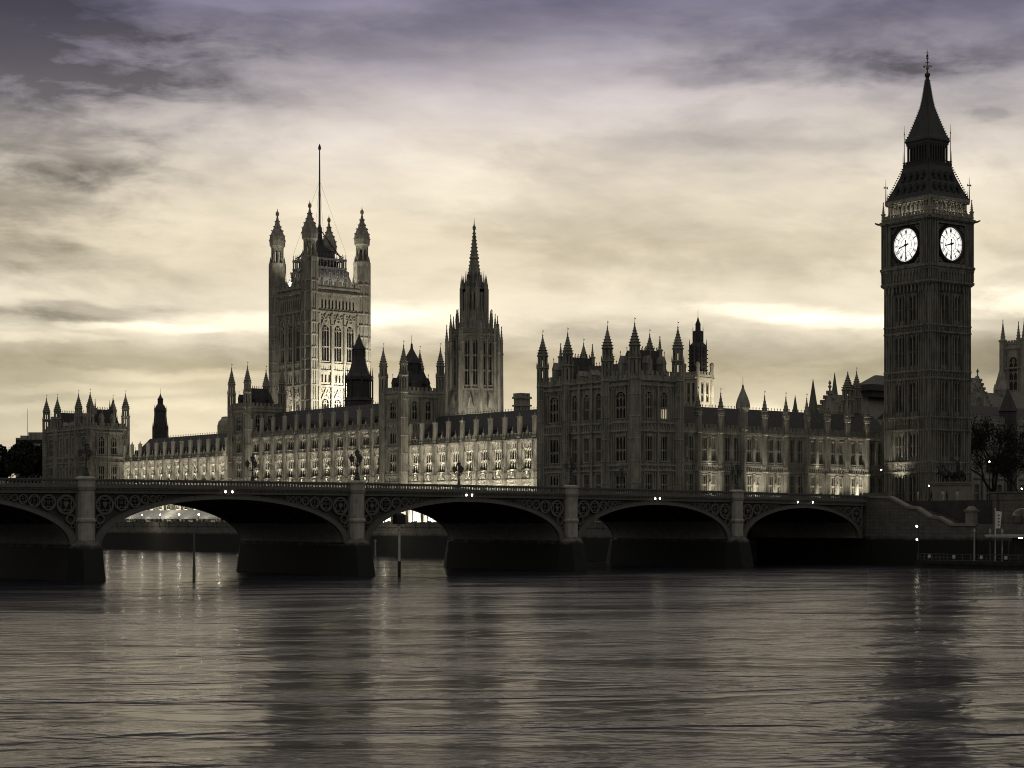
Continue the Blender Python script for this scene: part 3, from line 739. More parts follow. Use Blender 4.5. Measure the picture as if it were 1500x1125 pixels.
# ------------------------------------------------------------------ palace: river ranges
def shaft_top(g, F, u, z0, z1, w=.8):
    """buttress carried up above the parapet as a panelled chimney-like shaft"""
    F.mb(g); g.box(u-w/2, u+w/2, -.5, .3, z0, z1)
    for k in (-.28, 0, .28): g.box(u+k*w-.05, u+k*w+.05, -.58, -.5, z0+.8, z1-.35)
    g.box(u-w*.62, u+w*.62, -.62, .42, z1-.2, z1); g.box(u-w*.62, u+w*.62, -.62, .42, z0+.3, z0+.55)
    g.lathe(u, -.1, [(w*.4, z1), (.1, z1+.5), (.14, z1+.6), (.02, z1+.95)], 4, 45)
def river_range(x0, y0, y1, nb, tall, label, fl=1.0, depth=16):
    T = Thing('river_range', label, 'building', (x0+depth/2, (y0+y1)/2, 6.3))
    L = y1-y0; E = Face(x0, y1, -90); b = L/nb
    zc = 29.2 if tall else 24.9
    rows = [(7.0, 9.6), (10.8, 15.5), (18.5, 23.05)] + ([(25.4, 28.0)] if tall else [])
    cols = [(b*(i+.5), b*.52) for i in range(nb)]
    g = MB(); wall(g, E, 0, L, 6.29, zc, cols, rows)
    g.at().box(x0+.56, x0+depth, y0, y1, 6.29, zc-.1)
    for z in (10.2, 16.2, 18.2): course(g, E, 0, L, z, .22, .2)
    if tall: course(g, E, 0, L, 24.4, .3, .25)
    course(g, E, 0, L, zc-.35, .4, .45)
    crenel(g, E, 0, L, zc+.05, 1.25, 1.25)
    for i in range(nb+1):
        u = b*i; u = min(max(u, .45), L-.45)
        E.mb(g); g.box(u-.62, u+.62, -.75, .05, 6.3, 17.9); g.box(u-.52, u+.52, -.62, .05, 17.9, zc); g.frus(u-.52, u+.52, -.75, .05, 17.9, u-.45, u+.45, -.62, .05, 18.7)
        for k in (-.25, .25): g.box(u+k-.06, u+k+.06, -.72, -.6, 19, zc-.6)
        g.box(u-.7, u+.7, -.85, .05, 10.1, 10.5); g.box(u-.66, u+.66, -.82, .05, 16.1, 16.5)
        g.prism([(u-.3, 20.6), (u, 21.3), (u+.3, 20.6), (u+.22, 19.4), (u-.22, 19.4)], -.92, -.6)    # statue under its canopy
    for i in range(nb):
        u = b*(i+.5); w = b*.46
        crest(g, E, u, b*.58, 16.5, 18.1)
        fillets(g, E, u-b*.29, u+b*.29, 23.05 if not tall else 23.05, zc-.5 if not tall else 24.3, 5, .12)
        fillets(g, E, u-b*.27, u+b*.27, 9.7, 10.2, 4); fillets(g, E, u-b*.29, u+b*.29, 15.65, 16.15, 5, .12)
        if tall: fillets(g, E, u-b*.27, u+b*.27, 24.9, 25.5, 4); fillets(g, E, u-b*.27, u+b*.27, 28.05, 28.8, 5)
        for s in (-1, 1): fillets(g, E, u+s*b*.31-.12, u+s*b*.31+.12, 18.7, 22.9, 1)
        E.mb(g); g.box(u-.22, u+.22, -.2, .1, zc+1.2, zc+1.9); g.lathe(u, -.05, [(.2, zc+1.9), (.06, zc+2.5), (.12, zc+2.6), (.02, zc+2.9)], 4)
    T.part('wall', g, 'stone')
    for i in range(nb+1):
        g = MB(); u = min(max(b*i, .45), L-.45); shaft_top(g, E, u, zc+.05, zc+4.9); T.part('buttress_shaft', g, 'stone')
    g = MB(); g.at().prism([(x0+.9, zc+.3), (x0+8.2, zc+7.0), (x0+9.4, zc+7.0), (x0+depth, zc+.3)], y0+.1, y1-.1)
    cresting(g, y0+.5, y1-.5, x0+8.8, zc+7.0, 1.0, .6, 'y')
    rf = T.part('roof', g, 'slate')
    for i in range(nb): g = MB(); dormer(g, Face(x0+2.2, y1, -90), b*(i+.5), zc+1.5, .9, 1.9, 1.8); T.part('dormer', g, 'slate', rf)
    sp = [dict(lights=2, transoms=()), dict(lights=3, transoms=(.52,)), dict(lights=3, transoms=(.48,)), dict(lights=3, transoms=())]
    windows(T, E, cols, rows, specs=sp)
    for i in range(nb):                                    # small lamps on the sill ledges, washing up the window heads
        wx, wy, wz = E.w(b*(i+.5), -1.5, 17.2); flood(wx, wy, wz, .3, b*.34, (140 if not tall else 130)*fl, (.20, 0, 1), spread=56)
        wx, wy, wz = E.w(b*(i+.5), -1.3, 9.0); flood(wx, wy, wz, .3, b*.34, 190*fl, (.14, 0, 1), spread=60)
        if tall: wx, wy, wz = E.w(b*(i+.5), -.8, 24.6); flood(wx, wy, wz, .2, b*.3, 14*fl, (.14, 0, 1), spread=60)
    for i in range(0, nb, 2):                              # floods standing on the terrace
        wx, wy, wz = E.w(b*(i+1), -5.5, 8.0); flood(wx, wy, wz, 1.0, 2.2, (560 if not tall else 260)*fl, (.75, 0, 1), spread=110)
    return T
river_range(243.0, 285.0, 346.6, 12, False, 'brightly floodlit palace range between the dark end pavilion and the middle tower', 1.05)
river_range(242.4, 355.1, 417.8, 11, True, 'taller four-storey palace range between the two square middle towers', .85)
river_range(243.0, 426.3, 492.0, 13, False, 'floodlit low palace range beside the far left pavilion', .95)

# ------------------------------------------------------------------ palace: the two middle towers
def middle_tower(x0, y0, y1, depth, label, lantern):
    T = Thing('middle_tower', label, 'tower', (x0+depth/2, (y0+y1)/2, 6.3))
    L = y1-y0; E = Face(x0, y1, -90); N_ = Face(x0, y0, 0)
    rows = [(7.0, 9.6), (11.2, 15.6), (18.9, 23.4), (25.4, 28.4), (31.2, 35.4)]
    colsE = [(L*.5, 3.0)]; g = MB()
    wall(g, E, 0, L, 6.29, 37, colsE, rows)
    colsN = [(3.2, 1.7), (7.0, 1.7)]; rn = [(31.0, 35.4)]
    wall(g, N_, .55, depth, 24, 37, colsN, rn)
    g.at().box(x0+.56, x0+depth, y0+.56, y1, 6.29, 36.9)
    for F, Lx in ((E, L), (N_, depth)):
        course(g, F, 0, Lx, 36.2, .35, .3); course(g, F, 0, Lx, 30.0, .3, .22); crenel(g, F, 0, Lx, 37, 1.4, 1.2)
    for z in (10.2, 16.2, 18.2, 24.4): course(g, E, 0, L, z, .25, .22)
    for za, zb in ((16.5, 18), (23.6, 24.4), (28.6, 29.9), (35.5, 36.2)): fillets(g, E, 1.2, L-1.2, za, zb, 7)
    for za, zb in ((11, 16), (18.8, 24.2), (25, 29.8), (30.6, 36)):
        fillets(g, E, 1.2, 2.4, za, zb, 2); fillets(g, E, L-2.4, L-1.2, za, zb, 2)
    for a in (1.2, 4.5, 8.2): fillets(g, N_, a, a+.8, 30.6, 36, 2)
    fillets(g, N_, 1.2, depth-1, 28.6, 29.9, 10)
    T.part('wall', g, 'stone')
    g = MB(); g.at().frus(x0+1, x0+depth-1, y0+1, y1-1, 36.9, x0+3, x0+depth-3, y0+2.6, y1-2.6, 42.5)
    cresting(g, x0+3, x0+depth-3, y0+2.6, 42.5, .6, .7); cresting(g, x0+3, x0+depth-3, y1-2.6, 42.5, .6, .7)
    for u in (3, 7): dormer(g, N_, u, 37.6, 1.0, 3.2, 2.2)
    dormer(g, E, L/2, 37.6, 1.1, 3.2, 2.2)
    if lantern:
        cx, cy = x0+depth*.5, (y0+y1)/2
        g.at().lathe(cx, cy, [(2.0, 41), (2.0, 44.2), (2.3, 44.3), (2.2, 44.7), (1.5, 45.8), (.9, 46.8), (.35, 47.8), (.25, 48.6), (.32, 48.7), (.06, 49.2), (.04, 51)], 8)
        for k in range(8):
            a = R(22.5+45*k); g.lathe(cx+2.1*math.cos(a), cy+2.1*math.sin(a), [(.16, 42), (.16, 44.6), (.02, 46)], 4)
    T.part('roof', g, 'slate')
    for (px, py) in ((x0+.1, y0+.1), (x0+.1, y1-.1), (x0+depth, y0+.1), (x0+depth, y1-.1)):
        turret(T, px, py, 6.3, 37.0, 48.3, 1.0, 'stone')
    sp = [dict(lights=3, transoms=(.5,)), dict(lights=3, transoms=(.5,)), dict(lights=3, transoms=(.5,)), dict(lights=3, transoms=()), dict(lights=3, transoms=(.45,), arch=1.0)]
    windows(T, E, colsE, rows, specs=sp); windows(T, N_, colsN, rn, specs=[dict(lights=2, transoms=(.45,), arch=.9)])
    for zz, p in ((18.4, 25), (9.0, 90)):
        wx, wy, wz = E.w(L*.5, -.95, zz); flood(wx, wy, wz, .25, 2.4, p, (.14, 0, 1), spread=60)
    return T
middle_tower(241.3, 346.6, 355.1, 10.6, 'square turreted middle tower with a dark roof cupola beside the tall lantern spire', True)
middle_tower(241.3, 417.8, 426.3, 10.6, 'square turreted middle tower standing left of the great flag tower', False)

# ------------------------------------------------------------------ palace: north front between pavilion and clock tower
def north_range():
    x0, x1, y = 243.6, 312.0, 260.0
    T = Thing('north_range', 'palace wing with paired tall windows between the end pavilion and the clock tower', 'building', ((x0+x1)/2, y+8, 6.3))
    F = Face(x0, y, 0); L = x1-x0
    bl = [251.4+6.23*k-x0 for k in range(-1, 10)]
    rows = [(7.6, 10.6), (12.6, 16.8), (19.3, 24.2)]
    cols = []
    for a, b in zip(bl, bl[1:]):
        for q in (.30, .70):
            u = a+(b-a)*q
            if .9 < u < L-.9: cols.append((u, 1.55))
    g = MB(); wall(g, F, 0, L, 6.29, 25.2, cols, rows)
    g.at().box(x0, x1, y+.56, y+16, 6.29, 25.1)
    for z in (11.2, 17.2, 18.7): course(g, F, 0, L, z, .22, .2)
    course(g, F, 0, L, 24.8, .4, .4); crenel(g, F, 0, L, 25.2, 1.3, 1.2)
    for a, b in zip(bl, bl[1:]):
        for q in (.04, .45, .92):
            u0 = a+(b-a)*q
            if u0 < .2 or u0 > L-1: continue
            w = (b-a)*(.10 if q == .45 else .06)
            for za, zb in ((12, 17), (19.0, 24.5)): fillets(g, F, u0, u0+w, za, zb, 2)
        if a > 0 and b < L: fillets(g, F, a+.8, b-.8, 17.5, 18.6, 8); fillets(g, F, a+.8, b-.8, 10.8, 11.2, 8)
        m = (a+b)/2
        if 0 < m < L: F.mb(g); g.prism([(m-.22, 20), (m-.3, 21.6), (m, 22.3), (m+.3, 21.6), (m+.22, 20)], -.3, .02); g.prism([(m-.22, 13.2), (m-.3, 14.8), (m, 15.5), (m+.3, 14.8), (m+.22, 13.2)], -.3, .02)
    T.part('wall', g, 'stone')
    for k, u in enumerate(bl):
        if u < .5 or u > L-.5: continue
        X = x0+u; m = MB(); m.at()
        big = k == 3
        if big:
            m.lathe(X, y-.1, [(.75, 6.3), (.75, 25.5), (.95, 25.8), (.95, 29.2), (1.35, 30.0), (1.55, 30.2), (1.55, 30.6), (1.45, 31.2), (1.15, 32.1), (.8, 32.9), (.4, 33.8), (.2, 34.4), (.26, 34.5), (.05, 35.0), (.04, 36.4)], 8)
            for q in range(8):
                a = R(22.5+45*q); m.lathe(X+.95*math.cos(a), y-.1+.95*math.sin(a), [(.14, 25.6), (.14, 29.6), (.3, 30.3), (.02, 31.6)], 4)
        else:
            m.lathe(X, y-.1, [(.72, 6.3), (.72, 18.5), (.62, 18.9), (.62, 28.2), (.8, 28.4), (.8, 28.7), (.62, 28.8)], 8)
            for q in range(8):
                a = R(45*q); m.box(X+.6*math.cos(a)-.07, X+.6*math.cos(a)+.07, y-.1+.6*math.sin(a)-.07, y-.1+.6*math.sin(a)+.07, 7, 28.1)
            for z in (11.2, 17.2, 24.8): m.lathe(X, y-.1, [(.7, z), (.86, z+.1), (.86, z+.3), (.7, z+.4)], 8)
            spirelet(m, X, y-.1, 28.7, 33.1, .78, 8, 5, True)
        T.part('buttress_turret', m, 'stone')
    g = MB(); g.at().prism([(y+1, 25.2), (y+7.4, 30.6), (y+8.6, 30.6), (y+15, 25.2)], -x1+.1, -x0-.1)
    g.v = [(-b_, a_, c_) for a_, b_, c_ in g.v]; cresting(g, x0+.5, x1-.5, y+8, 30.6, .9, .6)
    T.part('roof', g, 'slate')
    # the two tall turrets near the clock tower
    turret(T, 308.9, 269.4, 24, 31.0, 40.6, 1.05, 'stone_dark', name='stair_turret'); turret(T, 304.4, 268.0, 24, 30.0, 40.2, 1.35, 'stone_dark', name='stair_turret', vane=False)
    sp = [dict(lights=2, transoms=(.5,)), dict(lights=3, transoms=(.5,)), dict(lights=3, transoms=(.48,))]
    windows(T, F, cols, rows, specs=sp)
    for u, p in ((bl[1]+3.1, 60), (bl[3]+3.1, 95), (bl[4]+3.1, 55), (bl[6]+3.1, 40), (bl[7]+2.6, 85), (bl[8]+2.9, 130)):
        flood(x0+u, y-1.9, 9.0, 1.2, .4, p*3.4, (0, .17, 1), spread=64)
    flood(x0+bl[6]+3.1, y-.9, 17.6,   .8, .25, 20, (0, .14, 1), spread=70); flood(x0+bl[1]+3.1, y-.9, 17.6,  .8, .25, 20, (0, .14, 1), spread=70)
    return T
north_range()

# ------------------------------------------------------------------ the great flag tower
def flag_tower():
    cx, cy = 318.4, 504.9; hw = 10.9; z0 = 6.3
    T = Thing('flag_tower', 'massive square floodlit tower with four corner turrets and a tall bare flagpole', 'tower', (cx, cy, z0))
    g = MB(); rows = [(24, 34), (42.4, 46.6), (51.7, 54.3), (58.5, 70.2), (75.1, 78.3)]
    cols = [(-4.7, 2.9), (0, 2.9), (4.7, 2.9)]; small = [(-5.9+1.31*i, .66) for i in range(10)]
    for rot in (0, -90, 90, 180):
        F = Face(cx+hw*math.sin(R(rot)), cy-hw*math.cos(R(rot)), rot)
        n0 = -hw+.0
        wall(g, F, n0, hw-.6, z0, 50.9, cols, [rows[0], rows[1]], .6); wall(g, F, n0, hw-.6, 50.9, 55, small, [rows[2]], .6)
        wall(g, F, n0, hw-.6, 55, 74.2, cols, [rows[3]], .6); wall(g, F, n0, hw-.6, 74.2, 82.0, small, [rows[4]], .6)
        for z, o in ((36, .3), (41.2, .3), (50.4, .4), (55.2, .35), (57.4, .3), (74.0, .4), (79.8, .6), (81.6, .45)): course(g, F, -hw, hw, z, .45, o)
        for u in (-7.2, -2.35, 2.35, 7.2):
            F.mb(g); g.box(u-.45, u+.45, -.55, .05, z0, 73.6); g.box(u-.3, u+.3, -.75, -.5, 57.8, 70); g.box(u-.3, u+.3, -.75, -.5, 42, 50)
        for za, zb, n in ((55.7, 57.2, 16), (50.0, 50.4, 14), (78.7, 79.6, 16), (48.0, 50.0, 12), (36.6, 41, 12)): fillets(g, F, -7.2, 7.2, za, zb, n, .18, .14)
        # carved gables over the three great windows
        F.mb(g)
        for uc, w in cols:
            for zt, hgt in ((70.2, 3.6), (46.6, 3.0)):
                g.prism([(uc-1.75, zt-.4), (uc, zt+hgt), (uc, zt+hgt-.6), (uc-1.3, zt-.3)], -.4, .05); g.prism([(uc+1.75, zt-.4), (uc+1.3, zt-.3), (uc, zt+hgt-.6), (uc, zt+hgt)], -.4, .05)
                g.ring(uc, zt+1.1, .45, .7, -.3, .05, 10); g.ring(uc-1.35, zt+2.2, .4, .62, -.25, .05, 8); g.ring(uc+1.35, zt+2.2, .4, .62, -.25, .05, 8)
                g.lathe(uc, -.25, [(.22, zt+hgt-.6), (.1, zt+hgt+.2), (.25, zt+hgt+.4), (.03, zt+hgt+.8)], 5)
        crenel(g, F, -hw+2, hw-2, 82.0, 2.0, 1.7, -.25, .3)
        for u in (-6, -3, 0, 3, 6): pinnacle(F.mb(g), u, 0, 82, 84.3, 87.0, .32)
    g.at().box(cx-hw+.62, cx+hw-.62, cy-hw+.62, cy+hw-.62, z0, 81.9)
    T.part('wall', g, 'stone')
    # iron roof rising to the flagstaff
    g = MB(); g.at()
    g.sq(cx, cy, [(8.4, 81.9), (6.3, 88.6), (6.3, 89.0)])
    for rot in (0, -90, 90, 180):
        F = Face(cx+6.3*math.sin(R(rot)), cy-6.3*math.cos(R(rot)), rot); F.mb(g)
        for i in range(11): u = -6+1.2*i; g.box(u-.12, u+.12, -.1, .25, 89, 92.2); g.lathe(u, .05, [(.16, 92.2), (.05, 93.2), (.12, 93.3), (.02, 93.9)], 4)
        g.box(-6.3, 6.3, -.15, .3, 91.6, 92.2); g.box(-6.3, 6.3, -.15, .3, 89.0, 89.4)
        for i in range(9): u = -6+1.5*i; g.box(u-.05, u+.05, -1.1+.0, .1, 84, 88.3)
    g.at(); g.sq(cx, cy, [(4.4, 88.9), (4.2, 91), (2.6, 95.2), (1.0, 97), (.7, 99.2), (.45, 101.4)])
    for sx in (-1, 1):
        for sy in (-1, 1):
            g.tube([(cx+sx*5.6, cy+sy*5.6, 91.5), (cx+sx*.5, cy+sy*.5, 101.5)], [.28, .2], 6)
            g.tube([(cx+sx*5.6, cy+sy*5.6, 92.8), (cx+sx*2.2, cy+sy*2.2, 95.5)], .16, 5)
            g.tube([(cx+sx*6.2, cy+sy*6.2, 94), (cx, cy, 118)], .035, 4)
    T.part('roof', g, 'lead')
    g = MB(); g.at().lathe(cx, cy, [(.75, 100.8), (.8, 101.2), (.8, 102.8), (.5, 103), (.36, 104), (.3, 115), (.18, 127.8), (.45, 128.2), (.5, 128.7), (.3, 129.4), (.04, 130)], 10, 0)
    T.part('flagpole', g, 'iron_dark')
    # corner turrets
    r = 2.55
    for sx in (-1, 1):
        for sy in (-1, 1):
            x, y = cx+sx*9.9, cy+sy*9.9; m = MB(); m.at()
            m.lathe(x, y, [(r, z0), (r, 91.0)], 8)
            for k in range(8):
                a = R(22.5+45*k); m.box(x+r*math.cos(a)-.22, x+r*math.cos(a)+.22, y+r*math.sin(a)-.22, y+r*math.sin(a)+.22, z0, 90.6)
                a = R(45*k); q = r*.93
                m.box(x+q*math.cos(a)-.12, x+q*math.cos(a)+.12, y+q*math.sin(a)-.12, y+q*math.sin(a)+.12, z0, 83)
            z = 12.0
            for z in (16, 20, 24, 28, 32, 36, 41.2, 45.5, 50.4, 55.2, 58.5, 62.4, 66.3, 70.2, 74, 79.8, 83.4): m.lathe(x, y, [(r, z), (r*1.12, z+.15), (r*1.12, z+.5), (r, z+.65)], 8)
            # two open lantern stages
            for k in range(8):
                a = R(22.5+45*k)
                m.lathe(x+r*.88*math.cos(a), y+r*.88*math.sin(a), [(.42, 84), (.42, 91.4), (.02, 93.6)], 6)
                m.lathe(x+r*.66*math.cos(a), y+r*.66*math.sin(a), [(.34, 91), (.34, 96.4)], 6)
            m.lathe(x, y, [(r*.95, 89.4), (r*1.1, 90.6), (r*1.12, 91.2), (r*.8, 91.6)], 8)
            m.lathe(x, y, [(r*.7, 95.4), (r*.82, 96.4), (r*1.0, 97.0), (r*1.0, 97.6), (r*1.04, 98.6), (r*.96, 100.0), (r*.72, 101.6), (r*.45, 103.0), (r*.25, 104.8), (.34, 106.2), (.2, 106.8)], 8)
            for k in range(8):
                a = R(22.5+45*k)
                for q, z in ((1.02, 98.6), (.94, 100.2), (.72, 101.8), (.47, 103.1), (.28, 104.8)): m.box(x+r*q*math.cos(a)-.14, x+r*q*math.cos(a)+.14, y+r*q*math.sin(a)-.14, y+r*q*math.sin(a)+.14, z, z+.4)
            t_ = T.part('turret', m, 'stone')
            m = MB(); m.at().lathe(x, y, [(.2, 106.6), (.5, 107), (.62, 107.5), (.5, 108), (.15, 108.4), (.05, 109.2)], 8); T.part('finial', m, 'gold', t_)
    for rot in (0, -90):
        F = Face(cx+hw*math.sin(R(rot)), cy-hw*math.cos(R(rot)), rot)
        windows(T, F, cols, [rows[0], rows[1]], specs=[dict(lights=3, transoms=(.5,)), dict(lights=3, transoms=(), arch=1.6)]); windows(T, F, small, [rows[2], rows[4]], specs=[dict(lights=1, transoms=()), dict(lights=1, transoms=())])
        windows(T, F, cols, [rows[3]], specs=[dict(lights=3, transoms=(.4,), arch=2.0)])
    # floodlights on the neighbouring roofs, and behind the parapet
    flood(cx+4.5, cy-30, 35, 3, 2, 15000, (-.03, .85, .62), spread=110); flood(cx-17, cy-2, 36, 1.5, 1.5, 1300, (.7, 0, .9), spread=110)
    for a, b, sx, sy, am in ((0, -9.6, 14, .5, (0, .5, 1)), (-9.6, 0, .5, 14, (.5, 0, 1))): flood(cx+a, cy+b, 82.0, sx, sy, 2600, am)
flag_tower()

# ------------------------------------------------------------------ central lantern spire
def lantern_spire():
    cx, cy = 292.3, 387.1
    T = Thing('lantern_spire', 'tall octagonal stone lantern with a slender spire behind the middle tower', 'spire', (cx, cy, 6.3))
    g = MB(); g.at()
    g.lathe(cx, cy, [(8.2, 6.3), (8.2, 34), (7.9, 36), (6.5, 40.5), (6.0, 42.2)], 8)
    r = 6.0
    for k in range(8):
        a = R(22.5+45*k)
        # corner buttresses with stepped pinnacles
        for rr, z1, z2, w in ((7.5, 54.5, 59.4, .42), (6.4, 57.2, 62.2, .5)):
            x, y = cx+rr*math.cos(a), cy+rr*math.sin(a); g.lathe(x, y, [(w*1.4, 34), (w*1.2, 44), (w, z1)], 6); spirelet(g, x, y, z1, z2, w*.95, 6, 5, False)
            g.lathe(x, y, [(w, z1-3), (w*1.4, z1-2.8), (w*1.4, z1-2.5), (w, z1-2.3)], 6)
        g.tube([(cx+7.5*math.cos(a), cy+7.5*math.sin(a), 52), (cx+5.9*math.cos(a), cy+5.9*math.sin(a), 55.5)], .22, 5)
    rin = 5.45*math.cos(R(22.5)); fw = 2*5.45*math.sin(R(22.5))
    cols = [(-fw/4, fw*.30), (fw/4, fw*.30)]; rows = [(43.2, 55.2)]
    F8 = [Face(cx+6.0*math.cos(R(22.5))*math.sin(R(q*45)), cy-6.0*math.cos(R(22.5))*math.cos(R(q*45)), q*45) for q in range(8)]
    sw = 6.0*math.sin(R(22.5))
    for F in F8:
        wall(g, F, -sw, sw, 42, 57, [(-1.05, 1.35), (1.05, 1.35)], rows, .5)
        for z, o in ((42, .35), (56.4, .5), (40.6, .25)): course(g, F, -sw, sw, z, .4, o)
        F.mb(g); g.box(-.18, .18, -.3, .05, 42.4, 56); crenel(g, F, -sw, sw, 57, 1.0, .9)
        # little gabled lights low on the splayed base
        g.prism([(-.9, 37.2), (0, 40.6), (.9, 37.2)], -1.6, .6)
        fillets(g, F, -sw+.4, sw-.4, 55.3, 56.3, 6)
    g.at().lathe(cx, cy, [(4.9, 40), (4.9, 57)], 8)
    g.lathe(cx, cy, [(5.5, 56.9), (5.1, 58.0), (3.7, 60.8), (3.6, 61.4)], 8)
    # upper lantern, open on every side
    for k in range(8):
        a = R(22.5+45*k); x, y = cx+3.35*math.cos(a), cy+3.35*math.sin(a)
        g.lathe(x, y, [(.62, 57), (.62, 69.0), (.42, 69.4), (.02, 72.8)], 6); g.lathe(cx+3.75*math.cos(a), cy+3.75*math.sin(a), [(.2, 58), (.2, 67), (.02, 71.4)], 4)
        a2 = R(45*k); x, y = cx+3.1*math.cos(a2), cy+3.1*math.sin(a2); g.lathe(x, y, [(.3, 61), (.3, 68)], 5)
    g.lathe(cx, cy, [(3.4, 60.8), (3.6, 61.2), (3.6, 62.9), (3.3, 63.1)], 8); g.lathe(cx, cy, [(1.3, 60), (1.3, 69)], 8)
    for k in range(16): a = R(11.25+22.5*k); x, y = cx+4.75*math.cos(a), cy+4.75*math.sin(a); g.lathe(x, y, [(.3, 55), (.26, 60.2)], 5); spirelet(g, x, y, 60.0, 63.6, .26, 5, 4, False); g.lathe(cx, cy, [(3.1, 67.2), (3.55, 67.8), (3.55, 68.8), (2.9, 69.2), (2.7, 70.6), (2.2, 71.0), (2.1, 72.6), (1.7, 73.0)], 8)
    for k in range(8):
        a = R(45*k); g.lathe(cx+2.4*math.cos(a), cy+2.4*math.sin(a), [(.25, 69), (.2, 71.5), (.02, 73.8)], 4)
    T.part('wall', g, 'stone_dark')
    g = MB(); g.at().lathe(cx, cy, [(1.75, 72.6), (1.05, 77.0), (1.3, 77.1), (1.3, 77.5), (.98, 77.7), (.25, 84.6), (.42, 84.8), (.5, 85.4), (.2, 85.9), (.1, 86.4), (.04, 87.8)], 8)
    for k in range(8):
        a = R(22.5+45*k)
        for q in range(12):
            z = 73.2+q*.95; rr = 1.72+(z-72.6)/(84.6-72.6)*(.25-1.72); g.box(cx+rr*math.cos(a)-.1, cx+rr*math.cos(a)+.1, cy+rr*math.sin(a)-.1, cy+rr*math.sin(a)+.1, z, z+.28)
    T.part('spire', g, 'stone_dark')
    for F in (F8[0], F8[7], F8[6], F8[1], F8[5]):
        windows(T, F, [(-1.05, 1.35), (1.05, 1.35)], rows, specs=[dict(lights=2, transoms=(.33, .66), arch=.7)])
    for F in (F8[0], F8[7]):
        x, y, z = F.w(0, -9, 32.0); d = Vector((cx-x, cy-y, 0)).normalized(); flood(x, y, z, 1.5, 1.0, 480, (d.x*.5, d.y*.5, 1), spread=120)
    g = None
lantern_spire()

# ------------------------------------------------------------------ dark iron ventilation turrets and the small lantern tower
def vent_turret(cx, cy, prof, label, n=8, posts=(), name='ventilation_turret', m='lead'):
    T = Thing(name, label, 'turret', (cx, cy, 26)); g = MB(); g.at().lathe(cx, cy, prof, n)
    T.part('body', g, m)
    for (rr, za, zb, zt, k, w) in posts:
        for q in range(k):
            a = R(22.5)+2*PI*q/k; x, y = cx+rr*math.cos(a), cy+rr*math.sin(a); g = MB(); g.lathe(x, y, [(w, za), (w, zb), (w*1.5, zb+.1), (w*.8, zb+.2), (.02, zt)], 5); T.part('pinnacle', g, m)
    return T
vent_turret(275.0, 416.1, [(3.9, 26), (3.9, 40.0), (4.2, 40.2), (3.4, 41.2), (3.3, 45.4), (3.9, 45.8), (3.9, 46.6), (3.0, 47.6), (2.3, 49.4), (1.8, 51.8), (1.65, 52.2), (1.6, 54.0), (1.8, 54.2), (1.3, 55.2), (.7, 56.6), (.3, 57.6), (.06, 58.7), (.04, 60)],
            'big dark ventilation turret rising in front of the great flag tower', 8, ((3.75, 38, 46.5, 49.4, 8, .22), (1.65, 50.5, 54.2, 56.2, 8, .16)))
vent_turret(262.0, 506.3, [(2.5, 26), (2.4, 34.5), (1.75, 41), (1.95, 41.2), (1.9, 41.7), (1.0, 43.2), (.85, 43.4), (.85, 44.6), (.95, 44.8), (.4, 45.6), (.05, 46.6), (.03, 48.2)],
            'dark ventilation turret rising behind the far left palace range', 8, ((2.3, 30, 36, 37.8, 8, .16), (1.75, 40, 41.8, 43.2, 8, .12)))
def lantern_tower():
    cx, cy = 277.2, 286.6; T = Thing('lantern_tower', 'pale square stone tower topped by a dark louvred lantern, right of the end pavilion', 'tower', (cx, cy, 25)); g = MB(); hw = 2.1
    for rot in (0, -90, 90, 180):
        F = Face(cx+hw*math.sin(R(rot)), cy-hw*math.cos(R(rot)), rot)
        wall(g, F, -hw, hw-.4, 25, 38.6, [(-.75, .8), (.75, .8)], [(33.2, 37.4)], .4); course(g, F, -hw, hw, 38.2, .25, .3); crenel(g, F, -hw, hw, 38.6, 1.0, .9)
        F.mb(g).box(-hw-.9, -hw, -.1, .1, 38.2, 38.45)
    g.at().box(cx-hw+.42, cx+hw-.42, cy-hw+.42, cy+hw-.42, 25, 38.5)
    for sx in (-1, 1):
        for sy in (-1, 1): g.lathe(cx+sx*hw, cy+sy*hw, [(.42, 25), (.42, 40.8), (.52, 40.9), (.5, 41.5), (.1, 41.8)], 8)
    T.part('wall', g, 'stone_pale')
    for rot in (0, -90): windows(T, Face(cx+hw*math.sin(R(rot)), cy-hw*math.cos(R(rot)), rot), [(-.75, .8), (.75, .8)], [(33.2, 37.4)], specs=[dict(lights=1, transoms=(.4,))])
    g = MB(); g.at().lathe(cx, cy, [(1.95, 38.4), (1.9, 45.2), (2.0, 45.4), (1.2, 46.2), (1.15, 48.4), (1.25, 48.5), (.62, 48.8), (.6, 50), (.65, 50.1), (.3, 50.9), (.05, 51.8), (.03, 53.3)], 8)
    for k in range(8):
        a = R(22.5+45*k); g.lathe(cx+1.95*math.cos(a), cy+1.95*math.sin(a), [(.14, 38.4), (.14, 45.4), (.02, 46.9)], 4); g.lathe(cx+1.18*math.cos(a), cy+1.18*math.sin(a), [(.1, 46), (.1, 48.5), (.02, 49.7)], 4)
        for z in range(7): a2 = R(45*k); g.box(cx+1.78*math.cos(a2)-.3, cx+1.78*math.cos(a2)+.3, cy+1.78*math.sin(a2)-.3, cy+1.78*math.sin(a2)+.3, 39.2+z*.85, 39.4+z*.85)
    T.part('lantern', g, 'lead')
    flood(cx+1, cy-9, 31.5, 1.0, .6, 420, (-.05, .9, .55), spread=100)
lantern_tower()
T = Thing('chimney_stack', 'square pale chimney stack between the lantern spire and the end pavilion', 'chimney', (268, 336.3, 25)); g = MB(); g.at()
g.box(266.6, 269.4, 335, 337.6, 25, 36.4); g.box(266.3, 269.7, 334.7, 337.9, 34.4, 34.8); g.box(266.3, 269.7, 334.7, 337.9, 36.2, 36.7)
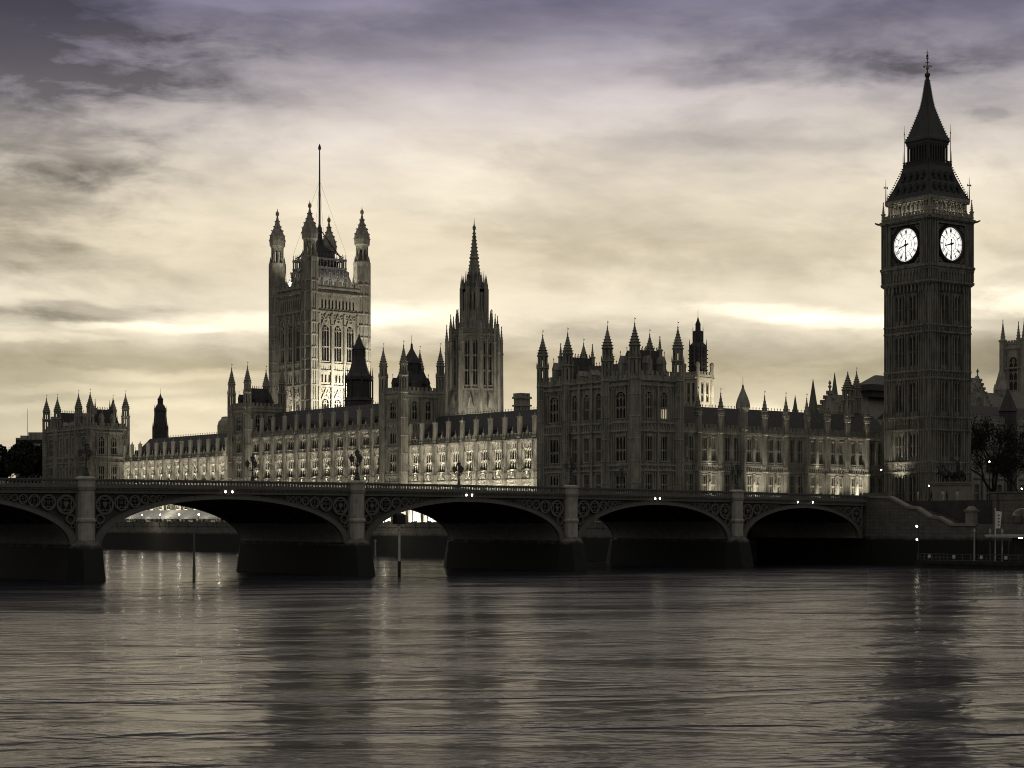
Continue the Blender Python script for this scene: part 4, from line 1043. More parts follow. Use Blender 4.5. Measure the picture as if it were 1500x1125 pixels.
for k in range(3): g.box(266.5+k*1.05, 267.2+k*1.05, 334.9, 337.7, 36.7, 37.5)
T.part('stack', g, 'stone')

# ------------------------------------------------------------------ the clock tower
def clock_tower():
    cx, cy, z0, ro = 301.4, 243.8, 6.3, -3.3
    T = Thing('clock_tower', 'tall gothic clock tower with two glowing white dials and a pointed iron roof', 'clock tower', (cx, cy, z0))
    ROT = [ro+q for q in (0, -90, 90, 180)]
    def FC(hw, q): r = R(ROT[q]); return Face(cx+hw*math.sin(r), cy-hw*math.cos(r), ROT[q])
    def C(g): return g.at(cx, cy, 0, ro)
    hw = 6.15; g = MB()
    C(g).box(-hw+.75, hw-.75, -hw+.75, hw-.75, z0, 56)
    for sx in (-1, 1):
        for sy in (-1, 1):
            C(g); x, y = sx*(hw-1.15), sy*(hw-1.15); g.box(x-1.15, x+1.15, y-1.15, y+1.15, z0, 58)
    stages = [(z0+3, 17.2), (19.7, 25.8), (28.9, 36.3), (38.3, 45.7), (47.6, 54.0)]
    bands = [(17.3, 19.6), (25.9, 28.8), (36.4, 38.2), (45.8, 47.5)]
    for q in range(4):
        F = FC(hw, q)
        for k in (-1, 1):
            for j in range(4):
                u = k*(hw-.16-j*.66); F.mb(g).box(u-.11, u+.11, -.16, .02, z0, 55.5)
        for i in range(8):                                 # ribs between the tall slits
            u = -3.35+i*.957; F.mb(g)
            main = i in (0, 2, 5, 7) or i in (3, 4)
            g.box(u-.16, u+.16, -.02 if i in (0, 3, 4, 7) else .18, .8, z0, 54.2)
            if i in (0, 3, 4, 7): g.box(u-.08, u+.08, -.14, 0, z0, 54)
        g.box(-3.85, -3.3, .12, .8, z0, 54.2); g.box(3.3, 3.85, .12, .8, z0, 54.2); g.box(-.45, .45, .25, .8, z0, 54.2)
        for za, zb in bands:
            F.mb(g); g.box(-3.85, 3.85, .2, .8, za, zb)
            course(g, F, -hw, hw, za, .3, .28); course(g, F, -hw, hw, zb-.3, .3, .28)
            fillets(g, F, -3.7, 3.7, za+.35, zb-.4, 14, .06, .13)
            for j in range(7):
                F.mb(g); u = -3.15+j*1.05; g.ring(u, (za+zb)/2+.1, .2, .34, .02, .25, 8)
            for k in (-1, 1): fillets(g, F, min(k*4.1, k*6), max(k*4.1, k*6), za+.35, zb-.4, 4, .2, .12)
        for (za, zb) in stages:                            # blind heads and a mid transom
            F.mb(g)
            for i in range(7):
                if i == 3: continue
                a = -3.19+i*.957; b = a+.637; m = (a+b)/2
                g.prism([(a, zb-1.0), (m, zb-.15), (m, zb), (a, zb)], .1, .7); g.prism([(b, zb-1.0), (b, zb), (m, zb), (m, zb-.15)], .1, .7)
                g.box(a, b, .35, .7, za, za+.9); g.box(a, b, .45, .75, (za+zb)/2-.12, (za+zb)/2+.12)
        # corbel table under the clock stage
        F.mb(g)
        for j in range(12):
            u = -5.6+j*1.018; g.prism([(u-.2, 55.9), (u+.2, 55.9), (u+.2, 54.6), (u, 54.0), (u-.2, 54.6)], -.34, .1)
        course(g, F, -hw-.3, hw+.3, 55.7, .3, .35)
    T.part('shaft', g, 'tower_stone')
    F = FC(hw, 1); wx, wy, wz = F.w(-1.5, -2.6, 14.5); flood(wx, wy, wz, 1.2, .5, 190, (.24, 0, 1), spread=90)
    F = FC(hw, 0); wx, wy, wz = F.w(3.5, -2.6, 9.5); flood(wx, wy, wz, 1.2, .5, 170, (0, .24, 1), spread=90)
    sw = {}
    for q in (0, 1):                                       # tall slit windows
        F = FC(hw, q)
        for (za, zb) in stages:
            for i in (1, 2, 4, 5):
                key = round(zb-za, 2)
                if key not in sw:
                    m = MB(); m.box(-.3, .3, .70, .74, 0, zb-za-1.4); m.box(-.04, .04, .6, .70, 0, zb-za-1.4); sw[key] = m.mesh('slit_window'); sw[key].materials.append(M['glass'])
                T.inst('slit_window', sw[key], F.w(-3.19+i*.957+.318, 0, za+1.0), F.rot)
    # clock stage
    h2 = 6.55; g = MB(); C(g).box(-h2+.6, h2-.6, -h2+.6, h2-.6, 56.0, 69.6)
    for q in range(4):
        F = FC(h2, q)
        for k in (-1, 1):
            F.mb(g); u0, u1 = (k*4.35, k*h2) if k > 0 else (-h2, -4.35); g.box(u0, u1, 0, .7, 56.0, 69.6)
            for j in range(5): u = k*(4.5+j*.48); g.box(u-.09, u+.09, -.16, .02, 56.6, 69)
        g.box(-4.35, 4.35, 0, .7, 56.0, 59.5); g.box(-4.35, 4.35, 0, .7, 68.3, 69.6)
        course(g, F, -h2, h2, 59.1, .45, .5); course(g, F, -h2, h2, 56.0, .4, .3); course(g, F, -h2, h2, 68.8, .5, .6); course(g, F, -h2, h2, 58.6, .3, .25)
        F.mb(g)
        for j in range(10):                                # arcade band below the dial
            u = -3.9+j*.867; g.box(u-.13, u+.13, -.22, .02, 56.5, 58.3); g.prism([(u-.43, 58.6), (u-.3, 58.0), (u, 57.7), (u+.3, 58.0), (u+.43, 58.6)], -.2, .02)
        for j in range(9): u = -3.5+j*.867; g.ring(u, 69.25, .16, .3, -.25, .02, 8)
        # square frame of the dial, spandrel ornaments
        F.mb(g)
        for a, b, c, d in ((-4.35, -4.0, 59.6, 68.3), (4.0, 4.35, 59.6, 68.3), (-4.0, 4.0, 59.6, 59.95), (-4.0, 4.0, 67.95, 68.3)): g.box(a, b, -.12, .5, c, d)
        for sx in (-1, 1):
            for sz in (-1, 1): g.ring(sx*3.3, 63.95+sz*3.3, .2, .42, .15, .6, 10); g.ring(sx*2.75, 63.95+sz*3.7, .1, .22, .15, .6, 8); g.ring(sx*3.7, 63.95+sz*2.75, .1, .22, .15, .6, 8)
        for k in (-1, 1):                                  # gargoyles
            F.mb(g).tube([(k*6.4, 0, 68.9), (k*7.0, -.7, 69.0), (k*7.4, -1.1, 69.25)], [.28, .2, .12], 6)
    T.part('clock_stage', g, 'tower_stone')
    for q in (0, 1, 2, 3):
        F = FC(h2, q); zc = 63.95; rd = 3.45
        g = F.mb(MB()); b = g.add([(rd*math.cos(2*PI*k/48), .3, zc+rd*math.sin(2*PI*k/48)) for k in range(48)]); g.f.append(tuple(range(b, b+48)))
        d = T.part('clock_face', g, 'dial')
        g = F.mb(MB()); g.ring(0, zc, rd-.06, rd+.28, -.05, .55, 48); g.ring(0, zc, rd+.42, rd+.52, .05, .55, 48)
        T.part('dial_frame', g, 'black', d)
        g = F.mb(MB())
        def bar(r0, r1, ang, off, w, tilt=0):             # ang clockwise from twelve; off sideways
            a = R(ang); ux, uz = math.sin(a), math.cos(a); vx, vz = math.cos(a), -math.sin(a)
            pts = []
            for r, o in ((r0, off-tilt), (r0, off-tilt+w), (r1, off+tilt+w), (r1, off+tilt)): pts.append((ux*r+vx*(o-w/2), zc+uz*r+vz*(o-w/2)))
            g.prism(pts, .2, .29)
        NUM = ['XII', 'I', 'II', 'III', 'IIII', 'V', 'VI', 'VII', 'VIII', 'IX', 'X', 'XI']
        for k in range(12):
            wd = {'I': .16, 'V': .30, 'X': .30}; tot = sum(wd[c] for c in NUM[k]); o = -tot/2; ang = 30*k
            for c in NUM[k]:
                m = o + wd[c]/2
                if c == 'I': bar(2.35, 3.0, ang, m, .05)
                elif c == 'V': bar(2.35, 3.0, ang, m-.06, .06, -.06); bar(2.35, 3.0, ang, m+.06, .05, .06)
                else: bar(2.35, 3.0, ang, m, .06, .11); bar(2.35, 3.0, ang, m, .05, -.11)
                o += wd[c]
            bar(1.5, 3.42, ang, 0, .035); bar(3.15, 3.42, ang, 0, .09)
        for k in range(60): bar(3.2, 3.36, 6*k, 0, .03)
        for r0, r1 in ((3.10, 3.14), (2.22, 2.27), (1.45, 1.49), (3.36, 3.42)): g.ring(0, zc, r0, r1, .22, .29, 48)
        T.part('numerals', g, 'black', d)
        def hand(name, ang, ln, w, tail, tw):
            a = R(ang); ux, uz = math.sin(a), math.cos(a); vx, vz = math.cos(a), -math.sin(a); h = F.mb(MB())
            P = lambda r, o: (ux*r+vx*o, zc+uz*r+vz*o)
            h.prism([P(-tail, -tw), P(-tail, tw), P(-tail*.3, w*.7), P(0, w), P(ln*.8, w*.7), P(ln*.86, w*1.5), P(ln, 0), P(ln*.86, -w*1.5), P(ln*.8, -w*.7), P(0, -w), P(-tail*.3, -w*.7)], .04 if ln > 2 else .1, .10 if ln > 2 else .16)
            h.ring(0, zc, 0, .32, .02, .12, 14)
            T.part(name, h, 'black', d)
        hand('minute_hand', 180, 3.3, .09, 1.0, .17); hand('hour_hand', 255, 2.0, .15, .75, .2)
    # belfry
    g = MB(); h3 = 5.9; C(g)
    for q in range(4):
        F = FC(h3, q); F.mb(g)
        for j in range(8):
            u = -4.13+j*1.18; g.box(u-.2, u+.2, .25, .8, 69.6, 72.0); g.box(u-.1, u+.1, .1, .3, 69.6, 72.2)
            if j < 7: g.prism([(u, 71.6), (u+.2, 72.2), (u+.59, 72.75), (u+.59, 73.3), (u, 73.3)], .22, .8); g.prism([(u+1.18, 71.6), (u+1.18, 73.3), (u+.59, 73.3), (u+.59, 72.75), (u+.98, 72.2)], .22, .8); g.ring(u+.59, 72.3, .36, .5, .15, .3, 8, 0, 180)
        for k in (-1, 1): g.box(min(k*4.3, k*5.6), max(k*4.3, k*5.6), .3, 1.2, 69.6, 73.4); g.box(k*4.95-.12, k*4.95+.12, .1, .35, 69.6, 73.4)
        course(g, F, -h3, h3, 72.9, .6, .35); crenel(g, FC(h2, q), -h2, h2, 69.6, .75, .8, -.1, .12)
        for k in (-1, 1): pinnacle(FC(h2, q).mb(g), k*(h2-.3), .2, 69.4, 71.0, 73.6, .26); F.mb(g).tube([(k*5.2, -.4, 70), (k*4.95, .2, 72.4)], .1, 4)
    bf = T.part('belfry', g, 'stone'); g = MB(); C(g).box(-4.3, 4.3, -4.3, 4.3, 69.6, 73.4); T.part('belfry_shade_core', g, 'lead', bf)  # dark core box stands in for the shade within the belfry openings
    for q in (0, 1):
        F = FC(h3, q); wx, wy, wz = F.w(0, -.15, 69.75); nx, ny, _ = F.w(0, 1, 0); ox, oy, _ = F.w(0, 0, 0)
        l = flood(wx, wy, wz, 8.5, .15, (120, 85)[1-q], ((nx-ox)*.55, (ny-oy)*.55, 1), spread=150)
        l.rotation_euler = (Matrix.Rotation(R(F.rot), 4, 'Z') @ (-Vector((0, .55, 1))).to_track_quat('Z', 'X').to_matrix().to_4x4()).to_euler()
        l.data.size, l.data.size_y = .15, 8.5
    # lower iron roof with two rows of dormers
    g = MB(); C(g).sq(0, 0, [(6.05, 73.2), (6.1, 73.6), (5.75, 74.0), (4.75, 76.4), (3.95, 78.6), (3.5, 80.4), (3.4, 80.6)])
    for sx in (-1, 1):
        for sy in (-1, 1):
            for j in range(14): z = 74.2+j*.46; r = 5.75-(z-74)*(5.75-3.5)/6.4; C(g).box(sx*r-.12, sx*r+.12, sy*r-.12, sy*r+.12, z, z+.22)
    T_roof = T.part('lower_roof', g, 'lead')
    def rr(z): return 5.75-(z-74)*(5.75-3.5)/6.4
    for q in range(4):
        F = FC(0, q)
        for z, n in ((75.0, 5), (77.6, 4)):
            for j in range(n):
                u = (j-(n-1)/2)*1.75; y = -rr(z)-.05; g = F.mb(MB())
                g.box(u-.42, u+.42, y-.1, y+1.2, z-.2, z+.8); g.prism([(u-.55, z+.75), (u, z+1.6), (u+.55, z+.75)], y-.15, y+1.2); g.box(u-.25, u+.25, y-.16, y-.1, z, z+.7); T.part('dormer', g, 'lead', T_roof)
    # open lantern
    g = MB(); C(g).box(-3.5, 3.5, -3.5, 3.5, 80.5, 80.9); C(g).box(-1.0, 1.0, -1.0, 1.0, 80.8, 85)
    for q in range(4):
        F = FC(2.95, q); F.mb(g)
        for j in range(8): u = -2.62+j*.749; g.box(u-.15, u+.15, -.05, .3, 80.9, 85.4)
        for j in range(7): u = -2.245+j*.749; g.prism([(u-.37, 84.2), (u, 84.75), (u+.37, 84.2), (u+.37, 85.4), (u-.37, 85.4)], 0, .25)
        g.box(-3.0, 3.0, -.1, .3, 85.0, 85.5); crenel(g, FC(3.45, q), -3.4, 3.4, 80.8, .7, .6, -.05, .1)
    T.part('lantern', g, 'lead')
    g = MB(); C(g).sq(0, 0, [(3.0, 85.3), (3.25, 85.8), (3.15, 86.2), (2.75, 87.0), (2.05, 89.3), (1.5, 91.2), (1.02, 93.0), (.72, 95), (.52, 96.8), (.3, 98.6), (.22, 99.3)])
    C(g).lathe(0, 0, [(.25, 99.0), (.62, 99.5), (.55, 99.9), (.2, 100.1), (.12, 100.6), (.1, 103.2), (.24, 103.4), (.24, 103.7), (.05, 104.0), (.03, 104.9)], 8)
    def rs(z):
        p = [(86.2, 3.15), (87, 2.75), (89.3, 2.05), (91.2, 1.5), (93, 1.02), (95, .72), (96.8, .52), (98.6, .3)]
        for (a, b), (c, d) in zip(p, p[1:]):
            if a <= z <= c: return b+(d-b)*(z-a)/(c-a)
        return .3
    for sx in (-1, 1):
        for sy in (-1, 1):
            for j in range(25): z = 86.3+j*.5; r = rs(z); C(g).box(sx*r-.1, sx*r+.1, sy*r-.1, sy*r+.1, z, z+.22)
    sp = T.part('spire', g, 'lead')
    g = MB(); C(g)
    g.lathe(0, 0, [(.1, 100.6), (.34, 101.0), (.3, 101.3), (.1, 101.6)], 8)
    for k in range(8):
        a = R(45*k); c, s_ = math.cos(a), math.sin(a); g.tube([(0, 0, 101.3), (.45*c, .45*s_, 101.6), (.8*c, .8*s_, 101.35)], .05, 4); g.lathe(.8*c, .8*s_, [(.02, 101.2), (.13, 101.35), (.02, 101.55)], 5); g.tube([(0, 0, 102.1), (.45*c, .45*s_, 102.25)], .04, 4)
    g.lathe(0, 0, [(.1, 102.8), (.3, 103.1), (.1, 103.4)], 8); g.box(-.35, .35, -.04, .04, 104.2, 104.3)
    T.part('finial', g, 'gold', sp)
    for sx in (-1, 1):
        for sy in (-1, 1):
            g = MB(); C(g); x, y = sx*5.95, sy*5.95
            g.lathe(x, y, [(.16, 73.2), (.1, 75), (.06, 77.4), (.02, 78.3)], 5); g.box(x-.5, x+.5, y-.05, y+.05, 76.5, 76.65); g.box(x-.05, x+.05, y-.5, y+.5, 76.5, 76.65)
            for d in (-.5, .5): g.lathe(x+d, y, [(.02, 76.3), (.12, 76.5), (.02, 76.9)], 4)
            g.lathe(x-sx*.5, y+0, [(.1, 73.4), (.05, 74.8), (.01, 75.4)], 4)
            x, y = sx*3.3, sy*3.3; g.lathe(x, y, [(.14, 80.8), (.08, 84), (.06, 87.5), (.02, 89.3)], 5); g.lathe(x, y, [(.02, 87.2), (.14, 87.5), (.02, 87.9)], 4); g.lathe(x+sx*.35, y, [(.08, 80.8), (.05, 83), (.01, 84)], 4); T.part('corner_finial', g, 'lead')
clock_tower()

# ------------------------------------------------------------------ behind and beside the clock tower
T = Thing('great_hall', 'long hall with a pale sloping roof and crocketed gable left of the clock tower', 'hall', (354, 300, 6.3))
g = MB(); g.at().box(334, 390, 290, 310, 6.3, 27.5)
g.prism([], 0, 0) if False else None
g.at(0, 0, 0, 90).prism([(289.5, 27.4), (300, 41.0-2.6), (310.5, 27.4)], -334.7, -334.0)
for s in (-1, 1):
    for k in range(11): y = 300+s*(10.4-k*1.0); z = 27.4+k*1.07; g.at().box(333.7, 334.9, y-.28, y+.28, z, z+.95)
g.at().lathe(334.3, 300, [(.3, 38.2), (.2, 39.6), (.5, 40.0), (.15, 40.5), (.4, 40.9), (.05, 41.6)], 6)
T.part('wall', g, 'stone_dark')
g = MB(); g.at(0, 0, 0, 90).prism([(289.2, 27.3), (300, 38.2), (310.8, 27.3)], -390, -334.72); T.part('roof', g, 'roofpale')
g = MB(); g.at().box(346.5, 362, 297.5, 302.5, 38, 39.5); g.box(345.2, 363, 296.5, 303.5, 39.5, 41.0); T.part('roof_lantern', g, 'lead')
g = MB(); g.at().frus(347, 362, 297, 303, 41, 351, 358, 299.6, 300.4, 43.6); T.part('lantern_cap', g, 'roofpale')
for (x, y, zb, zt, r, lab) in ((301.0, 275, 31.0, 38.8, 1.15, 'plain pale pyramid spirelet behind the wing, left of the crocketed gable'), (295.3, 275, 31.0, 34.9, .62, 'tiny pale spirelet between two wing turrets')):
    T = Thing('spirelet', lab, 'spirelet', (x, y, 25)); g = MB(); g.at().lathe(x, y, [(r, 24), (r, zb), (r*1.1, zb+.1), (.04, zt)], 8); T.part('cap', g, 'roofpale')
T = Thing('spirelet', 'needle spirelet above the pale hall roof, right of the crocketed gable', 'spirelet', (340.5, 304, 27)); g = MB(); g.at().lathe(340.5, 304, [(.9, 27), (.9, 37.4), (1.0, 37.5), (.05, 44)], 8); T.part('cap', g, 'roofpale')

T = Thing('church', 'grey church with steep tracery gable and long nave roof right of the clock tower', 'church', (420, 320, 8))
g = MB(); g.at().box(386.5, 400, 301, 330, 6.3, 35.5); g.prism([(386.2, 35.4), (393, 45.6), (399.8, 35.4)], 301, 302)
g.ring(393, 38.6, 1.5, 2.0, 300.7, 301.1, 20); g.ring(393, 42.3, .5, .85, 300.7, 301.1, 12)
for k in range(6): a = R(60*k); g.ring(393+1.0*math.cos(a), 38.6+1.0*math.sin(a), .3, .45, 300.75, 301.1, 8)
for s in (-1, 1):
    g.ring(393+s*3.3, 36.9, .6, .95, 300.75, 301.1, 10)
    for k in range(9): x = 393+s*(6.5-k*.72); z = 35.5+k*1.08; g.box(x-.25, x+.25, 300.6, 302, z, z+.7)
g.lathe(393, 301.4, [(.2, 45.4), (.15, 46.4), (.4, 46.8), (.05, 47.5)], 5)
g.box(400, 520, 312, 330, 6.3, 36)
for k in range(12): x = 403+k*6.0; g.box(x, x+1.2, 310, 312, 6.3, 34); g.frus(x, x+1.2, 310, 312, 34, x+.3, x+.9, 311, 311.5, 39)
T.part('wall', g, 'stone_dark')
g = MB(); g.at().prism([(386.4, 35.3), (393, 45.2), (399.6, 35.3)], 302, 330); g.at(0, 0, 0, 90).prism([(311.2, 35.6), (321, 43.6), (330.8, 35.6)], -520, -399); T.part('roof', g, 'roofpale')
T = Thing('spirelet', 'slim dark spirelet on the church roof beside the tracery gable', 'spirelet', (429.3, 321, 36)); g = MB(); g.at(); g.sq(429.3, 321, [(1.3, 36), (1.3, 44.5), (1.5, 44.6), (.05, 52)])
for sx in (-1, 1):
    for sy in (-1, 1): g.sq(429.3+sx*1.3, 321+sy*1.3, [(.25, 42), (.25, 45), (.02, 46.4)])
T.part('cap', g, 'stone_dark')
def church_tower():
    cx, cy, hw = 470.5, 344.4, 4.1; T = Thing('church_tower', 'square church tower with corner pinnacles at the far right edge', 'tower', (cx, cy, 8)); g = MB()
    for rot in (0, -90, 90, 180):
        F = Face(cx+hw*math.sin(R(rot)), cy-hw*math.cos(R(rot)), rot); wall(g, F, -hw, hw-.5, 6.3, 62, [(0, 3.2)], [(47.5, 57.8)], .5)
        for z in (46, 54.2, 60.2): course(g, F, -hw, hw, z, .4, .3)
        crenel(g, F, -hw, hw, 61.6, 1.1, 1.0); fillets(g, F, -3.6, -1.9, 47, 60, 3); fillets(g, F, 1.9, 3.6, 47, 60, 3)
    g.at().box(cx-hw+.52, cx+hw-.52, cy-hw+.52, cy+hw-.52, 6.3, 61.9)
    for sx in (-1, 1):
        for sy in (-1, 1): g.sq(cx+sx*(hw-.2), cy+sy*(hw-.2), [(.8, 6.3), (.75, 62.5), (.95, 62.7), (.9, 63.2)]); spirelet(g, cx+sx*(hw-.2), cy+sy*(hw-.2), 63, 69.6, .8, 4, 6, False, 1.05)
    T.part('wall', g, 'stone')
    for rot in (0, -90): windows(T, Face(cx+hw*math.sin(R(rot)), cy-hw*math.cos(R(rot)), rot), [(0, 3.2)], [(47.5, 57.8)], specs=[dict(lights=2, transoms=(.3, .55), arch=1.7)])
church_tower()
def stone_building():
    T = Thing('stone_building', 'dim stone building with a dark pyramid-roofed turret at the right edge', 'building', (350, 270, 8)); F = Face(322, 262, 0); g = MB()
    cols = [(2.5+4.2*i, 1.9) for i in range(14)]; rows = [(12, 16), (19, 23), (25.5, 28.5)]
    wall(g, F, 0, 60, 6.3, 30.5, cols, rows, .5); g.at().box(322, 382, 262.52, 276, 6.3, 30.4)
    for z in (17.2, 24.2, 29.8): course(g, F, 0, 60, z, .4, .35)
    for i in range(15): F.mb(g).box(.4+4.2*i-.3, .4+4.2*i+.3, -.4, .05, 6.3, 30)
    crenel(g, F, 0, 60, 30.5, 1.0, 1.4); T.part('wall', g, 'stone_dark')
    g = MB(); g.at(0, 0, 0, 90).prism([(263, 30.6), (269, 34.5), (275, 30.6)], -382, -322); g.at().lathe(353.5, 262.5, [(2.0, 6.3), (2.0, 32.8), (2.3, 33), (.08, 38.4), (.04, 39.4)], 8); g.lathe(361, 262.2, [(.6, 20), (.6, 33), (.8, 33.1), (.05, 36.6)], 6)
    T.part('roof', g, 'slate')
    windows(T, F, cols[3:], rows, specs=[dict(lights=3, transoms=(.5,)), dict(lights=3, transoms=(.5,)), dict(lights=2, transoms=())])
stone_building()

# ------------------------------------------------------------------ terrace: lamps, marquees
def globe(mb, x, y, z, r): mb.lathe(x, y, [(r*.05, z-r)]+[(r*math.sin(PI*k/6), z-r*math.cos(PI*k/6)) for k in range(1, 6)]+[(r*.05, z+r)], 10)
def lamp_post(x, y, z, h, label, group=None, r=.22, m='lamp'):
    L = Thing('street_lamp', label, 'lamp', (x, y, z), group); p = MB().at(x, y, z)
    p.lathe(0, 0, [(.2, 0), (.2, .3), (.1, .5), (.06, h-.3), (.14, h-.15), (.1, h-r)], 8); L.part('post', p, 'black')
    gl = MB().at(x, y, z); globe(gl, 0, 0, h, r); L.part('lamp_globe', gl, m); return L
ys = [462.1-10.35*k for k in range(14)]
for y in ys: lamp_post(223.0, y, 6.2, 2.95, 'glowing globe lamp in the row along the river terrace, seen under the bridge arch', 'terrace lamps', .2, 'lampstar')
def marquee(y0, y1, x0, x1, ze, zr, label, side):
    T = Thing('marquee', label, 'marquee', ((x0+x1)/2, (y0+y1)/2, 6.2)); g = MB(); n = max(1, round((y1-y0)/6)); st = (y1-y0)/n
    for i in range(n):
        a, b = y0+st*i+.03, y0+st*(i+1)-.03
        g.at(0, 0, 0, 0).prism([(x0-.3, ze), (x0-.3, ze-.35), (x0-.25, ze-.35), (x0-.2, ze-.02), ((x0+x1)/2, zr-.05), (x1, ze-.05), (x1+.1, ze), ((x0+x1)/2, zr)], a, b)
    T.part('canopy', g, 'canvas')
    for i in range(n+1):
        y = y0+st*i
        for x in (x0, x1): g = MB(); g.box(x-.06, x+.06, y-.06, y+.06, 6.2, ze-.08); T.part('post', g, 'black')
    for i in range(n):
        y = y0+st*i
        for a, b in (((.35, st*.62), (st*.7, st-.35)) if side else ((.5, st*.5),) if i % 2 == 0 else ()): g = MB(); g.box(x0+.3, x0+.34, y+a, y+b, 6.3, ze-.45); T.part('side_panel', g, 'canvas')
    for i in range(n):
        if side: flood(x0-1.0, y0+st*(i+.5), 6.4, .3, st*.5, 380, (.8, 0, .6), spread=160)  # added light along the front, brightens the side panels
    flood(x0-2.2, (y0+y1)/2, zr+1.5, .4, y1-y0, 70*n, (.8, 0, -1), spread=160)  # added strip of light without a fitting, brightens the canopy from above
marquee(394, 470, 225.2, 230.4, 8.4, 10.4, 'long cream canvas awning on the river terrace under the left arch', False)
marquee(300, 345, 225.2, 230.4, 10.6, 12.0, 'white tall-sided marquee on the terrace seen through the middle arch', True)

# ------------------------------------------------------------------ steps and embankment at the clock tower end of the bridge
T = Thing('embankment_stair', 'granite river stair wall stepping down from the bridge end', 'stair', (245, 198, 0))
cop = [(209.6, 11.7), (205.2, 11.6), (201.2, 9.85), (199.4, 9.75), (196.7, 8.25), (194.8, 8.1), (192.1, 6.95), (187.2, 6.9)]
g = MB(); g.at(0, 0, 0, 90).prism([(209.6, -3)] + [(y, z-.3) for y, z in cop] + [(187.2, -3)], -244.6, -243.6)
g.at().box(243.2, 248.0, 209.65, 239, -3, 11.6); g.box(242.9, 248.2, 209.62, 210.4, 11.6, 12.3); g.box(244.7, 248, 100, 187.2, -3, 6.6); g.box(243.8, 244.6, 100, 187.2, -3, 6.9)
T.part('wall', g, 'masonry')
g = MB(); g.at(0, 0, 0, 90).prism([(y, z+.12) for y, z in cop] + [(y, z-.3) for y, z in cop][::-1], -244.8, -243.4); T.part('coping', g, 'coping')
g = MB(); n = 24
for i in range(n): y = 206.0-i*.62; g.box(244.7, 247.95, y-.62, y, -1, 10.8-i*.172)
T.part('steps', g, 'granite')
g = MB(); g.box(244.3, 245.7, 188.4, 189.8, 6.6, 9.0); g.box(244.1, 245.9, 188.2, 190.0, 9.0, 9.3); g.frus(244.3, 245.7, 188.4, 189.8, 9.3, 244.7, 245.3, 188.8, 189.4, 9.9); T.part('end_pier', g, 'coping')
T = Thing('embankment_wall', 'dark embankment wall with parapet above the landing at the right edge', 'wall', (248.4, 150, 6)); g = MB(); g.box(247.9, 248.0, 100, 187, 6.6, 10.9); g.box(247.8, 248.5, 100, 187.5, 10.9, 12.0); g.box(247.6, 248.7, 100, 187.5, 12.0, 12.25)
for k in range(14): y = 186-6*k; g.box(247.5, 247.8, y, y+.8, 6.6, 11.8)
T.part('wall', g, 'masonry')

# ------------------------------------------------------------------ skinned figures
def skin(name, nodes, edges, m, parent, org=(0, 0, 0), sub=2, xf=None):
    names = list(nodes); idx = {n: i for i, n in enumerate(names)}
    co = [xf(Vector(nodes[n][:3])) if xf else Vector(nodes[n][:3]) for n in names]
    me = bpy.data.meshes.new(name); me.from_pydata([tuple(c-Vector(org)) for c in co], [(idx[a], idx[b]) for a, b in edges], [])
    o = bpy.data.objects.new(name, me); COL.objects.link(o); o.parent = parent; me.materials.append(M[m])
    md = o.modifiers.new('skin', 'SKIN'); md.use_smooth_shade = True
    lay = me.skin_vertices[0].data
    for i, n in enumerate(names): r = nodes[n][3]; lay[i].radius = (r, r); lay[i].use_root = (i == 0)
    o.modifiers.new('sub', 'SUBSURF').levels = sub; o.modifiers['sub'].render_levels = sub
    return o
def person_nodes(h, arms='down', stride=.12):
    k = h/1.75
    N = {'pelvis': (0, 0, .95, .15), 'waist': (0, 0, 1.10, .14), 'chest': (0, 0, 1.32, .17), 'neck': (0, 0, 1.50, .06), 'jaw': (0, -.03, 1.56, .075), 'head': (0, -.01, 1.66, .10), 'crown': (0, 0, 1.73, .06)}
    for s, t in ((-1, 'l'), (1, 'r')):
        st = stride*s
        N['hip'+t] = (s*.10, 0, .90, .11); N['knee'+t] = (s*.11, -st*.5-.02, .50, .075); N['ank'+t] = (s*.11, -st+.03, .09, .05); N['toe'+t] = (s*.12, -st-.14, .04, .04)
        N['sho'+t] = (s*.19, 0, 1.42, .075)
        if arms == 'up': N['elb'+t] = (s*.42, -.12, 1.62, .05); N['wri'+t] = (s*.52, -.25, 1.90, .035); N['hand'+t] = (s*.54, -.28, 2.0, .03)
        else: N['elb'+t] = (s*.25, .03, 1.14, .055); N['wri'+t] = (s*.25, -.08-.04*s, .90, .038); N['hand'+t] = (s*.24, -.11-.04*s, .81, .035)
    N = {n: (x*k, y*k, z*k, r*k) for n, (x, y, z, r) in N.items()}
    E = [('pelvis', 'waist'), ('waist', 'chest'), ('chest', 'neck'), ('neck', 'jaw'), ('jaw', 'head'), ('head', 'crown')]
    for t in 'lr': E += [('pelvis', 'hip'+t), ('hip'+t, 'knee'+t), ('knee'+t, 'ank'+t), ('ank'+t, 'toe'+t), ('chest', 'sho'+t), ('sho'+t, 'elb'+t), ('elb'+t, 'wri'+t), ('wri'+t, 'hand'+t)]
    return N, E
